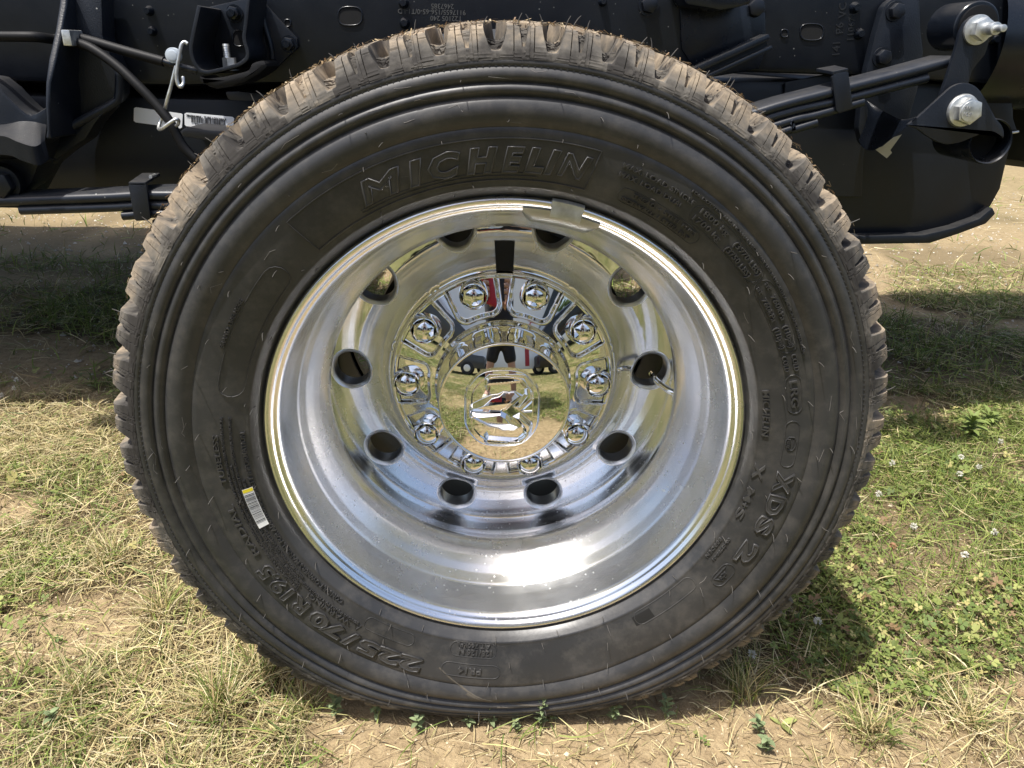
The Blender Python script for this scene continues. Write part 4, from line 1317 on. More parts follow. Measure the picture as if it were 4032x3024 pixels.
for k in range(6): bmesh.ops.create_cone(bm, cap_ends=True, segments=14, radius1=.0062, radius2=.0050, depth=.0036, matrix=Matrix.Translation(c + np.array([-.003, 0, .011 + k * .0036])))
bmesh.ops.create_cone(bm, cap_ends=True, segments=20, radius1=.015, radius2=.015, depth=.0025, matrix=Matrix.Translation(c + np.array([0, 0, -.0095])))
bm_obj('stud_nut', bm, M['galv'], bp, 25)
plate('rubber_bumper', C6, [(560, 930), (640, 985), (900, 955), (1200, 880), (1225, 790), (1300, 765), (1390, 750), (1440, 830), (1320, 930), (1140, 1030), (1000, 1070), (780, 1110), (690, 1070), (590, 1010)], .655, .09, M['hose'], bp, .006)
tube('plate_ridge', [C6(1325, 10, FY - .014), C6(1400, 330, FY - .014), C6(1480, 600, FY - .014), C6(1490, 735, FY - .014)], .005, M['casting'], bp, 8, 16)
hole_shade('bracket_hole_shade', C6, 1085, 475, 85, 100, FY - .0122)

# --- cables, wire hook, labels
cb = tube('brake_cable', [C1(-300, 262, .665), C1(0, 265, .665), C1(250, 268, .67), C1(400, 285, .70), C1(520, 270, .70), C1(640, 292, .69), C1(900, 368, .68), C1(1190, 448, .67)], .0082, M['hose'], truck, 14, 60)
tube('cable_end', [C1(1185, 447, .67), C1(1300, 482, .67), C1(1430, 518, .675)], .0062, M['gloss'], cb, 12, 10)
tube('brake_hose', [C1(500, 300, .69), C1(560, 312, .68), C1(680, 360, .67), C1(850, 480, .66), C1(1000, 620, .65), C1(1120, 745, .645), C1(1230, 880, .64), C1(1285, 985, .64), C1(1340, 1075, .64), C1(1440, 1170, .64), C1(1640, 1330, .64)], .0080, M['hose'], truck, 14, 80)
bm = bmesh.new(); c = C1(492, 275, .66); box(bm, c[0] - .007, c[0] + .007, .655, .70, c[2] - .012, c[2] + .012); bevel_all(bm, .002); bm_obj('cable_clip', bm, M['galv'], cb)
hook = tube('wire_hook', [C1(1362, 318, .63), C1(1340, 306, .63), C1(1315, 330, .628), C1(1298, 420, .626), C1(1280, 540, .625), C1(1292, 612, .625), C1(1315, 628, .625), C1(1330, 600, .63), C1(1328, 560, .635)], .0030, M['galv'], truck, 10, 64)
tube('wire_stem', [C1(1278, 480, .632), C1(1262, 540, .632), C1(1238, 640, .632), C1(1212, 730, .635), C1(1195, 800, .645), C1(1165, 880, .65), C1(1152, 925, .64), C1(1162, 940, .625), C1(1215, 905, .615), C1(1270, 868, .615), C1(1296, 872, .622), C1(1290, 905, .632), C1(1255, 925, .645)], .0028, M['galv'], hook, 10, 80)
bm = bmesh.new(); c = C1(1258, 402, .66); cyl_y(bm, c, .0120, .655, .668, 32); cyl_y(bm, c, .0085, .653, .656, 32); bmesh.ops.recalc_face_normals(bm, faces=bm.faces); bevel_all(bm, .0015); bm_obj('plug', bm, M['blueplug'], cb)
cw = simple('clear_plug', (.5, .52, .54), .4)
# added long tank between the rails on the left: carries the paper labels and shades the ground
bm = bmesh.new(); prism(bm, [(-3.2, .795, .69), (-3.2, .795, .56), (-3.1, .795, .50), (-.30, .795, .50), (-.24, .795, .56), (-.24, .795, .69)], (0, .30, 0), .02)
side_tank = bm_obj('added_tank', bm, M['tank'], truck)
l1 = plate('paper_label', C1, [(972, 785), (985, 778), (1312, 824), (1325, 832), (1320, 925), (1308, 932), (985, 888), (970, 876)], .7925, .0015, M['label'], side_tank, 0)
l2 = plate('paper_label', C1, [(1338, 826), (1352, 818), (1686, 848), (1698, 858), (1692, 938), (1680, 942), (1352, 916), (1340, 906)], .7925, .0015, M['label'], side_tank, 0)
x = 1388; parts_ = bmesh.new()
while x < 1632:
    w = random.choice((2.5, 2.5, 4, 6)); 
    sk = (x - 1388) * .082
    prism(parts_, [C1(x, 850 + sk, .7916), C1(x + w, 850 + sk, .7916), C1(x + w, 888 + sk, .7916), C1(x, 888 + sk, .7916)], (0, .0004, 0)); x += w + random.choice((2.5, 4, 6))
bm_obj('barcode_bars', parts_, M['ink'], side_tank, 30)
flat_text('T3160696   20139   0697', C1, 1412, 912, .7918, .0052, -5, M['ink'], side_tank, 'printed_lettering', .0003)
flat_text('78600AM94 - TUBE ASSY REAR', C1, 1352, 845, .7918, .004, -5, M['ink'], side_tank, 'printed_lettering', .0003)
# black plate and pad below the labels
plate('spring_seat', C1, [(1300, 955), (1350, 925), (1610, 950), (1900, 975), (1900, 1040), (1560, 1030), (1320, 990)], .70, .10, M['steel'], truck, .004)
plate('shock_mount', C6, [(890, 1135), (1060, 1130), (1500, 1180), (1500, 1400), (1080, 1330), (930, 1230)], .80, .05, M['steel'], truck, .006)

# --- upper right: diagonal bar, folded bracket
p0, p1 = C2(190, 420, .70), C2(660, 205, .705)
d = (p1 - p0) / np.linalg.norm(p1 - p0); up_ = np.array([-d[2], 0, d[0]])
bm = bmesh.new(); prism(bm, [p0, p1, p1 - up_ * .010, p0 - up_ * .010], (0, .045, 0), .0015); prism(bm, [p0 - up_ * .020, p1 - up_ * .020, p1 - up_ * .027, p0 - up_ * .027], (0, .045, 0), .0015)
prism(bm, [p0 + np.array([0, .020, 0]) - up_ * .009, p1 + np.array([0, .020, 0]) - up_ * .009, p1 + np.array([0, .020, 0]) - up_ * .021, p0 + np.array([0, .020, 0]) - up_ * .021], (0, .012, 0))
bm_obj('tie_bar', bm, M['gloss'], truck)
fb = plate('folded_bracket', C2, [(120, -40), (560, -40), (545, 20), (470, 45), (365, 62), (300, 48), (160, 28)], .70, .08, M['gloss'], truck, .003)
plate('bracket_web', C2, [(120, 40), (560, 30), (640, 80), (645, 300), (600, 420), (250, 480), (130, 300)], .774, .005, M['gloss'], fb, .002)

# --- far side of the truck, and unseen parts added to shade the ground
lathe('tyre', [(.243, 1.92), (.27, 1.90), (.33, 1.88), (.39, 1.90), (.411, 1.94), (.411, 2.36), (.39, 2.40), (.33, 2.42), (.27, 2.40), (.243, 2.38)], M['tyredark'], truck, 64, loc=AX)
bm = bmesh.new(); box(bm, -3.4, -.70, 1.67, 2.62, .86, 1.05); box(bm, -3.4, -.50, 1.45, 1.70, .80, .95); bevel_all(bm, .03); bm_obj('shade_box', bm, M['tank'], truck)  # unseen box added to shade the ground on the left
bm = bmesh.new(); box(bm, .80, 1.92, FY + .09, FY + .79, .86, .875); bm_obj('rear_shade_plate', bm, M['dark'], truck)  # unseen plate added to close a lit gap in the right shadow
lathe('shade_spare_tyre', [(.24, .0), (.26, -.03), (.33, -.04), (.39, -.02), (.41, .02), (.41, .18), (.39, .22), (.33, .24), (.26, .23), (.24, .20), (.10, .12), (.01, .12)], M['tyredark'], truck, 64, loc=(1.50, 1.22, .60)).rotation_euler = (PI / 2, 0, 0)  # unseen tyre added to extend the ground shadow at right
bm = bmesh.new(); box(bm, -3.3, -.30, FY + .09, FY + .70, .88, .90); bm_obj('shade_plate', bm, M['dark'], truck)  # unseen plate added to stop sun falling between the rails
bm = bmesh.new(); box(bm, -3.3, -.22, 1.10, 1.115, .52, .879); bevel_all(bm, .004); bm_obj('dark_backdrop', bm, M['dark'], truck)  # dark sheet added to hide lit ground below the frame
V, Q = tube_np(np.array([[-3.2, 1.1, .50], [-.6, 1.15, .47]]), .06, 20); link('exhaust_pipe', mesh_np('e', V, Q), M['dark'], truck, 180)


# ------------------------------------------------------------------ plants on the ground
def ribbons(x, y, z0, L, w, head, th0, th1, cols, seg=4, roll=None, curl=None):
    """n blades: start (x,y), length, width, heading, tilt from vertical at base and tip (radians)"""
    n = len(x)
    t = np.linspace(0, 1, seg + 1)
    P = np.zeros((n, seg + 1, 3)); P[:, 0, 0], P[:, 0, 1], P[:, 0, 2] = x, y, z0
    hd = head.copy()
    for k in range(seg):
        th = th0 + (th1 - th0) * (k + .5) / seg
        if curl is not None: hd = hd + curl / seg
        st = (L / seg)[:, None] * np.stack([np.sin(th) * np.cos(hd), np.sin(th) * np.sin(hd), np.cos(th)], -1)
        P[:, k + 1] = P[:, k] + st
    side = np.stack([-np.sin(head), np.cos(head), np.zeros(n)], -1)
    if roll is not None:
        side = side * np.cos(roll)[:, None] + np.array([0, 0, 1.]) * np.sin(roll)[:, None]
    prof = np.interp(t, [0, .15, .6, 1], [.7, 1, .8, .08])
    W = (w[:, None] * prof[None])[:, :, None] * side[:, None, :] * .5
    V = np.stack([P - W, P + W], 2).reshape(n, -1, 3)
    m = (seg + 1) * 2
    q0 = np.array([[2 * k, 2 * k + 1, 2 * k + 3, 2 * k + 2] for k in range(seg)])
    Q = (np.arange(n) * m)[:, None, None] + q0[None]
    C = np.repeat(cols, m, axis=0)
    return V.reshape(-1, 3), Q.reshape(-1, 4), C


STRAW = np.array([(.60, .49, .25), (.53, .42, .21), (.72, .62, .38), (.38, .28, .14), (.52, .48, .21), (.64, .55, .30)])
GREEN = np.array([(.18, .25, .045), (.25, .31, .07), (.12, .18, .04), (.32, .36, .10), (.20, .24, .07)])


def maps(x, y):
    """density 0..1 and greenness 0..1 of the turf"""
    n1 = fbm(x, y, 2.6, 4, 41); n2 = fbm(x, y, 6.5, 3, 52); n3 = fbm(x, y, 1.1, 3, 61)
    green = .17 + .42 * np.clip((n1 - .49) * 9, 0, 1) + .9 * np.clip((x - .30 - .10 * (n2 - .5) * 4) / .25, 0, 1) * np.clip((y + .02 + .25 * (n1 - .5)) / .12, 0, 1) * np.clip((.95 - y) / .2, 0, 1)
    green = np.where(y > 1.0, np.where(x < 0, .55, .35) + .4 * (n1 > .46), green)
    green = np.where(y < -.15, .45 + .45 * (n1 > .48), green)
    dens = np.clip(.22 + 2.5 * (n2 - .40), .07, 1) * np.clip(.35 + 1.4 * (n1 - .25), .15, 1)
    left = np.clip((-x - .20) / .15, 0, 1) * (y < 1)
    dens = np.clip(dens * (1 + .75 * left), 0, 1)
    dens = np.where(green > .6, np.clip(dens * 1.9 + .28, 0, 1), dens)
    # bare worn soil in front of the tyre
    bare = np.clip(1 - np.abs(x - .10 - .05 * (n3 - .5)) / (.36 + .15 * (n2 - .5)), 0, 1) * np.clip((.10 - y) / .10, 0, 1) * (y > -.4)
    dens = dens * (1 - .93 * np.clip(bare * 3, 0, 1))
    bare2 = np.exp(-(((x - .50) / .16) ** 2 + ((y + .055) / .05) ** 2)) + np.exp(-(((x + .62) / .16) ** 2 + ((y - .42) / .06) ** 2)) * .8
    dens = dens * (1 - .8 * np.clip(bare2, 0, 1))
    dens = np.where(y > 1.9, dens * .35, dens)
    return dens, np.clip(green, 0, 1)


gd_, gg_ = maps(GX.ravel(), GY.ravel())
ground = link('ground', mesh_np('ground', np.stack([GX, GY, GZ], -1).reshape(-1, 3), GROUND_Q, extra={'turf_dens': gd_, 'turf': np.clip((-GY.ravel() - .10) / .5, 0, 1)}), mat_ground(), None, 180)
tag(ground, kind='structure')


def scatter(n, x0, x1, y0, y1):
    x = RNG.uniform(x0, x1, n); y = RNG.uniform(y0, y1, n)
    d, g = maps(x, y)
    k = RNG.random(n) < d
    # keep clear of the tyre's contact patch
    k &= ~((np.abs(x) < .19) & (y > -.012) & (y < .20))
    return x[k], y[k], g[k]


def pick(g, n, sv=.28):
    isg = RNG.random(n) < g * .85
    c = np.where(isg[:, None], GREEN[RNG.integers(0, len(GREEN), n)], STRAW[RNG.integers(0, len(STRAW), n)])
    return c * RNG.uniform(.62, 1.08, n)[:, None], isg


batches = []
# (count, region, length, width, upright share)
for cnt, reg, l0, l1, w0, w1, seg in ((150000, (-1.25, 1.45, -.16, 1.05), .018, .060, .0007, .0019, 4), (60000, (-1.9, 2.4, 1.02, 2.3), .03, .085, .0014, .0030, 3),
                                      (14000, (-3.2, 4.2, 2.3, 5.0), .03, .10, .0025, .005, 2), (85000, (-1.5, 1.5, -1.9, -.16), .025, .075, .0014, .0030, 3), (30000, (-4.5, 4.5, -5.5, -1.9), .04, .10, .003, .006, 2)):
    x, y, g = scatter(cnt, *reg); n = len(x)
    cols, isg = pick(g, n)
    up_share = np.where(isg, .55, .12)
    upr = RNG.random(n) < up_share
    th0 = np.where(upr, RNG.uniform(.05, .7, n), RNG.uniform(1.0, 1.5, n)); th1 = np.where(upr, th0 + RNG.uniform(.2, 1.1, n), RNG.uniform(1.35, 1.75, n))
    L = RNG.uniform(l0, l1, n) * np.where(upr, .85, 1.15)
    w = RNG.uniform(w0, w1, n) * np.where(isg, 1.35, 1)
    z = ground_h(x, y) + np.where(upr, -.002, RNG.uniform(.000, .014, n))
    batches.append(ribbons(x, y, z, L, w, RNG.uniform(0, 2 * PI, n), th0, th1, cols, seg, RNG.uniform(-.9, .9, n), RNG.normal(0, .6, n)))
Vg, Qg, n0 = [], [], 0
for V, Q, C in batches: Vg.append(V); Qg.append(Q + n0); n0 += len(V)
gm = mesh_np('grass', np.concatenate(Vg), np.concatenate(Qg), np.concatenate([b[2] for b in batches]))
tag(link('grass', gm, M['blade'], None, 180), 'dry straw-coloured and green grass covering the ground round the wheel', 'grass', kind='stuff')


# clover carpet on the right
def clover_np(n, reg, thr):
    x = RNG.uniform(reg[0], reg[1], n); y = RNG.uniform(reg[2], reg[3], n); _, g = maps(x, y)
    k = (RNG.random(n) < (g - thr) * 1.6 * np.clip((fbm(x, y, 7, 3, 77) - .36) * 5, 0, 1)) & ~((np.abs(x) < .22) & (y > -.02) & (y < .22)); x, y = x[k], y[k]; n = len(x)
    z = ground_h(x, y) + RNG.uniform(.004, .030, n); s = np.clip(RNG.lognormal(math.log(.0040), .32, n), .0020, .0085); rot = RNG.uniform(0, 2 * PI, n)
    tilt = RNG.normal(0, .40, (n, 2)); col = np.array([(.17, .215, .055), (.23, .27, .075), (.31, .33, .11), (.13, .18, .05)])[RNG.integers(0, 4, n)] * RNG.uniform(.75, 1.2, n)[:, None]
    yel = RNG.random(n) < .09; col[yel] = (.46, .41, .16); br = RNG.random(n) < .07; col[br] = (.26, .17, .09)
    lf = np.array([(0, 0, 0), (.45, .42, .12), (.95, .62, .20), (1.35, .34, .16), (1.22, 0, .05), (1.35, -.34, .16), (.95, -.62, .20), (.45, -.42, .12)])
    Vs, Qs, Cs, o = [], [], [], 0
    for j in range(3):
        a = rot + j * 2 * PI / 3 + RNG.normal(0, .15, n); ca, sa = np.cos(a), np.sin(a)
        X = s[:, None] * (lf[None, :, 0] * ca[:, None] - lf[None, :, 1] * sa[:, None]); Y = s[:, None] * (lf[None, :, 0] * sa[:, None] + lf[None, :, 1] * ca[:, None])
        Z = s[:, None] * lf[None, :, 2] + X * tilt[:, :1] + Y * tilt[:, 1:]
        Vs.append(np.stack([x[:, None] + X, y[:, None] + Y, z[:, None] + Z], -1).reshape(-1, 3))
        q = np.array([(0, 1, 2, 3), (0, 3, 4, 4), (0, 4, 5, 5), (0, 5, 6, 7)])
        tri = np.array([(0, 1, 2), (0, 2, 3), (0, 3, 4), (0, 4, 5), (0, 5, 6), (0, 6, 7)])
        Qs.append((o + np.arange(n) * 8)[:, None, None] + tri[None]); o += n * 8
        Cs.append(np.repeat(col, 8, axis=0))
    return np.concatenate(Vs), np.concatenate([q.reshape(-1, 3) for q in Qs]), np.concatenate(Cs)


V, Q, C = clover_np(13000, (.24, 1.4, -.06, 1.0), .22)
V2, Q2, C2_ = clover_np(4200, (-1.3, -.25, .02, 1.1), .14)
tag(link('clover', mesh_np('clover', np.vstack([V, V2]), np.vstack([Q, Q2 + len(V)]), np.vstack([C, C2_])), M['leaf'], None, None), 'green clover leaves carpeting the ground right of the tyre', 'clover', kind='stuff')

# soil crumbs and chaff
n = 26000
x = RNG.uniform(-1.2, 1.4, n); y = RNG.uniform(-.16, 1.0, n); s = RNG.uniform(.0006, .0022, n) * np.where(RNG.random(n) < .05, 2.2, 1)
k = ~((np.abs(x) < .19) & (y > -.01) & (y < .2)); x, y, s = x[k], y[k], s[k]; n = len(x)
z = ground_h(x, y) + s * .3
oc = np.array([(1, 0, 0), (-1, 0, 0), (0, 1, 0), (0, -1, 0), (0, 0, 1), (0, 0, -1)], float)
Vc = np.stack([x, y, z], -1)[:, None, :] + s[:, None, None] * oc[None] * RNG.uniform(.5, 1.4, (n, 6, 1))
fc = np.array([(0, 2, 4), (2, 1, 4), (1, 3, 4), (3, 0, 4)])
Qc = (np.arange(n) * 6)[:, None, None] + fc[None]
cc = np.array([(.34, .26, .15), (.44, .34, .20), (.20, .14, .08), (.55, .46, .31)])[RNG.integers(0, 4, n)] * RNG.uniform(.7, 1.15, n)[:, None]
tag(link('soil_crumbs', mesh_np('soil_crumbs', Vc.reshape(-1, 3), Qc.reshape(-1, 3), np.repeat(cc, 6, axis=0)), M['crumb'], None), 'loose soil crumbs scattered over the dry dirt', 'soil', kind='stuff')


ng_ = 15000
xg = RNG.uniform(-2.6, 3.6, ng_); yg = RNG.uniform(1.0, 4.4, ng_); sg = RNG.lognormal(math.log(.0026), .45, ng_)
Vg2 = np.stack([xg, yg, ground_h(xg, yg) + sg * .3], -1)[:, None, :] + sg[:, None, None] * oc[None] * RNG.uniform(.5, 1.4, (ng_, 6, 1))
Qg2 = (np.arange(ng_) * 6)[:, None, None] + fc[None]
cg = np.array([(.40, .36, .30), (.50, .46, .38), (.28, .24, .19), (.58, .54, .46)])[RNG.integers(0, 4, ng_)] * RNG.uniform(.7, 1.1, ng_)[:, None]
tag(link('gravel', mesh_np('gravel', Vg2.reshape(-1, 3), Qg2.reshape(-1, 3), np.repeat(cg, 6, axis=0)), M['crumb'], None), 'pale gravel crumbs on the bare ground behind the truck', 'gravel', kind='stuff')


# short chaff lying on the bare soil
n = 9000
x = RNG.uniform(-.8, 1.1, n); y = RNG.uniform(-.14, .30, n); k = ~((np.abs(x) < .19) & (y > -.01) & (y < .2)); x, y = x[k], y[k]; n = len(x)
cols = np.vstack([STRAW, [(.20, .14, .08), (.13, .09, .05), (.30, .22, .13)]])[RNG.integers(0, 8, n)] * RNG.uniform(.6, 1.15, n)[:, None]
V, Q, C = ribbons(x, y, ground_h(x, y) + RNG.uniform(.001, .005, n), RNG.uniform(.005, .030, n), RNG.uniform(.0006, .0018, n), RNG.uniform(0, 2 * PI, n), RNG.uniform(1.25, 1.6, n), RNG.uniform(1.4, 1.7, n), cols, 2, RNG.uniform(-.8, .8, n), RNG.normal(0, .6, n))
tag(link('chaff', mesh_np('chaff', V, Q, C), M['blade'], None, 180), 'short dry chaff lying on the bare dirt in front of the tyre', 'chaff', kind='stuff')


# single weeds, tufts and flowers
def leaf_blade(L, w, curl, n=6):
    t = np.linspace(0, 1, n); wd = w * np.sin(PI * np.clip(t * .93 + .05, 0, 1)) ** .8
    P = np.stack([L * t, np.zeros(n), L * (.35 * t - curl * t * t)], -1)
    return np.concatenate([P - np.stack([0 * t, wd, -wd * .25], -1), P, P + np.stack([0 * t, wd, wd * .25], -1)]), [(k, k + 1, n + k + 1, n + k) for k in range(n - 1)] + [(n + k, n + k + 1, 2 * n + k + 1, 2 * n + k) for k in range(n - 1)]


def weed(name, x, y, h, nl, Ll, wl, col, label, cat, group=None, lean=.25, rosette=False):
    root = bpy.data.objects.new(name, None); COL.objects.link(root); z0 = float(ground_h(np.array([x]), np.array([y]))[0]); root.location = (x, y, z0); tag(root, label, cat, group)
    Vs, Qs, Cs = [], [], []
    for k in range(nl):
        f = (k + .5) / nl
        L = Ll * random.uniform(.7, 1.2); V, Q = leaf_blade(L, L * wl, random.uniform(.2, .7) if not rosette else random.uniform(.1, .45)); V = np.array(V)
        a = k * 2.4 + random.uniform(-.3, .3); el = (random.uniform(.1, .9) if not rosette else random.uniform(.05, .4))
        Rm = np.array(Matrix.Rotation(a, 3, 'Z') @ Matrix.Rotation(-el, 3, 'Y'))
        V = V @ Rm.T + np.array([lean * h * f * .5 * math.cos(h * 900), lean * h * f * .5 * math.sin(h * 900), 0 if rosette else h * (.15 + .85 * f)])
        Vs.append(V); Qs.append(np.array(Q)); c = np.array(col) * random.uniform(.75, 1.25); Cs.append(np.tile(c, (len(V), 1)))
    V, Q = merge_np(list(zip(Vs, Qs)))
    link('leaves', mesh_np('leaves', V, Q, np.concatenate(Cs)), M['leaf'], root, 180)
    if not rosette:
        V, Q = tube_np(np.array([[0, 0, -.01], [lean * h * .2 * math.cos(h * 900), lean * h * .2 * math.sin(h * 900), h * .5], [lean * h * .5 * math.cos(h * 900), lean * h * .5 * math.sin(h * 900), h]]), [.0011, .0009, .0006], 5)
        link('stem', mesh_np('stem', V, Q, np.tile((.20, .20, .10), (len(V), 1))), M['leaf'], root, 180)
    return root


def tuft(x, y, n, Lm, label, green=.45, spread=.010):
    xs = x + RNG.normal(0, spread, n); ys = y + RNG.normal(0, spread, n); cols, isg = pick(np.full(n, green), n)
    th0 = RNG.uniform(.05, .75, n); th1 = th0 + RNG.uniform(.3, 1.3, n)
    V, Q, C = ribbons(xs - x, ys - y, np.full(n, -.004), Lm * RNG.uniform(.5, 1.15, n), RNG.uniform(.0009, .002, n), RNG.uniform(0, 2 * PI, n), th0, th1, cols, 6, RNG.uniform(-.8, .8, n), RNG.normal(0, .4, n))
    o = link('grass_tuft', mesh_np('grass_tuft', V, Q, C), M['blade'], None, 180, (x, y, float(ground_h(np.array([x]), np.array([y]))[0])))
    return tag(o, label, 'grass tuft', 'grass tufts near the tyre')


def gpt(px, py):
    d = CF + (px - 2016) / F_PX * CR - (py - 1512) / F_PX * CU; t = -CAM[2] / d[2]; p = CAM + t * d; return p[0], p[1]


K = 1.8228
GW = (.24, .30, .15)
ORD = ('first', 'second', 'third', 'fourth', 'fifth', 'sixth', 'seventh', 'eighth', 'ninth', 'tenth')
for kw, (px, py, h, nl, Ll) in enumerate(sorted(((1012, 1562, .022, 11, .012), (1060, 1560, .026, 12, .014), (1165, 1562, .034, 16, .012), (1190, 1553, .030, 12, .010), (905, 1568, .018, 8, .012), (1320, 1548, .020, 10, .012), (1440, 1535, .022, 10, .012), (815, 1545, .018, 8, .012), (1115, 1572, .012, 6, .010), (725, 1545, .026, 9, .016)))):
    weed('weed', *gpt(px * K, py * K + 22), h * 1.4, int(nl * 1.6), Ll * .85, .26, GW, ORD[kw] + ' small weed from the left along the bottom of the tyre', 'weed', 'weeds along the tyre bottom')
for px, py, lab in ((1640, 1585, 'low weed alone on pale dirt below the tyre shadow at right'), (1655, 1625, 'bushy grey-green weed near the bottom edge right of centre'), (120, 1570, 'small weed on dirt in the bottom left corner')):
    weed('weed', *gpt(px * K, py * K), .024, 13, .011, .3, GW, lab, 'weed')
weed('broadleaf_weed', *gpt(1835 * K, 1492 * K), .01, 6, .032, .24, (.30, .33, .10), 'pale broad-leaved rosette on dirt right of the tyre shadow', 'weed', rosette=True)
weed('broadleaf_weed', *gpt(2085 * K, 1438 * K), .01, 5, .026, .26, (.30, .33, .11), 'broad-leaved rosette in the clover near the lower right edge', 'weed', rosette=True)
weed('broadleaf_weed', *gpt(1690 * K, 1560 * K), .01, 3, .022, .2, (.32, .35, .12), 'few-leaved pale weed on dirt below the broad rosette', 'weed', rosette=True)
weed('thistle', *gpt(2090 * K, 950 * K), .05, 34, .034, .15, (.22, .28, .08), 'leafy green thistle at the edge of the truck shadow right of the tyre', 'weed', lean=.1)
weed('thistle', *gpt(2130 * K, 925 * K), .04, 22, .028, .15, (.24, .30, .09), 'smaller thistle beside the leafy one by the right edge', 'weed', lean=.1)
for px, py, n_, L, lab, gr in ((480, 1540, 170, .085, 'tall mixed green and straw grass tuft at the bottom left', .45), (655, 1545, 110, .06, 'grass tuft in front of the tyre left of the first weeds', .5), (180, 1500, 120, .07, 'dry straw grass tuft in the lower left corner', .25),
                               (560, 1470, 130, .08, 'grass tuft touching the tyre at its lower left', .5), (1600, 1500, 120, .07, 'half shaded grass tuft beside the tyre at lower right', .5), (1880, 1590, 150, .07, 'dry grass tuft low in the bottom right area', .3), (2090, 1560, 130, .07, 'dry grass tuft at the bottom right corner', .3),
                               (240, 1215, 130, .07, 'dry grass tuft left of the tyre at mid height', .3), (350, 1330, 120, .07, 'straw tuft under the lower left of the tread', .3)):
    tuft(*gpt(px * K, py * K), n_, L, lab, gr)

# white clover heads
def flower(px, py, white=True, lab=None):
    x, y = gpt(px * K, py * K); z0 = float(ground_h(np.array([x]), np.array([y]))[0])
    root = bpy.data.objects.new('clover_flower', None); COL.objects.link(root); root.location = (x, y, z0)
    h = random.uniform(.022, .05) if white else .055; lx = random.uniform(-.012, .012)
    V, Q = tube_np(np.array([[0, 0, -.005], [lx * .5, 0, h * .5], [lx, 0, h]]), [.0009, .0008, .0007], 5); link('stem', mesh_np('stem', V, Q, np.tile((.25, .28, .10), (len(V), 1))), M['leaf'], root, 180)
    Vs, Qs = [], []
    for k in range(46):
        zz = random.uniform(-.75, 1); a = random.uniform(0, 2 * PI); rr_ = math.sqrt(1 - zz * zz); dv = np.array([rr_ * math.cos(a), rr_ * math.sin(a), zz]); s_ = np.cross(dv, [0, 0, 1.]); s_ /= np.linalg.norm(s_) + 1e-6
        b = np.array([lx, 0, h]) + dv * .0022; tip = b + dv * random.uniform(.003, .0048); Vs.append(np.array([b - s_ * .0006, b + s_ * .0006, tip + s_ * .0008, tip - s_ * .0008])); Qs.append(np.array([(0, 1, 2, 3)]))
    V, Q = merge_np(list(zip(Vs, Qs))); col = (.72, .70, .62) if white else (.40, .22, .12)
    link('petals', mesh_np('petals', V, Q, np.tile(col, (len(V), 1)) * RNG.uniform(.8, 1.1, (len(V), 1))), M['leaf'], root)
    return tag(root, lab if white else 'withered brown clover head on a tall stalk right of the tyre shadow', 'flower', 'white clover flowers' if white else None)


for px, py, lab in ((30, 872, 'middle white flower of three at the left edge below the truck shadow'), (48, 850, 'uppermost white flower of three at the left edge'), (8, 875, 'white flower touching the left edge of the picture'),
                    (2058, 1022, 'white flower nearest the thistle right of the tyre'), (2112, 1038, 'white flower right of the one below the thistle'), (2075, 1052, 'lowest white flower of the three below the thistle'), (2150, 975, 'white flower beside the small thistle at the right edge'),
                    (1768, 1382, 'white flower in the tyre shadow on the clover'), (1610, 1445, 'white flower close to the tyre in its shadow at lower right'), (2078, 1235, 'white flower far right level with the lower rim edge'),
                    (1900, 1090, 'white flower in the clover close to the right tread'), (1980, 1165, 'white flower in the middle of the sunny clover'), (2150, 1170, 'white flower in sunny clover near the right edge'), (1930, 1028, 'white flower just right of the tread below the truck shadow')): flower(px, py, True, lab)
flower(1910, 1240, False)


# ------------------------------------------------------------------ photographer and surroundings (seen in the chrome)
def skin_mesh(name, joints, edges, root=0, sub=2):
    me = bpy.data.meshes.new(name); me.from_pydata([j[:3] for j in joints], edges, [])
    o = bpy.data.objects.new(name, me); COL.objects.link(o)
    o.modifiers.new('s', 'SKIN'); sv = me.skin_vertices[0].data
    for k, j in enumerate(joints):
        r = j[3]; sv[k].radius = (r, r) if not hasattr(r, '__len__') else r; sv[k].use_root = (k == root)
    m = o.modifiers.new('d', 'SUBSURF'); m.levels = sub; m.render_levels = sub
    dg = bpy.context.evaluated_depsgraph_get(); dg.update()
    out = bpy.data.meshes.new_from_object(o.evaluated_get(dg)); bpy.data.objects.remove(o); bpy.data.meshes.remove(me); out.name = name
    return out


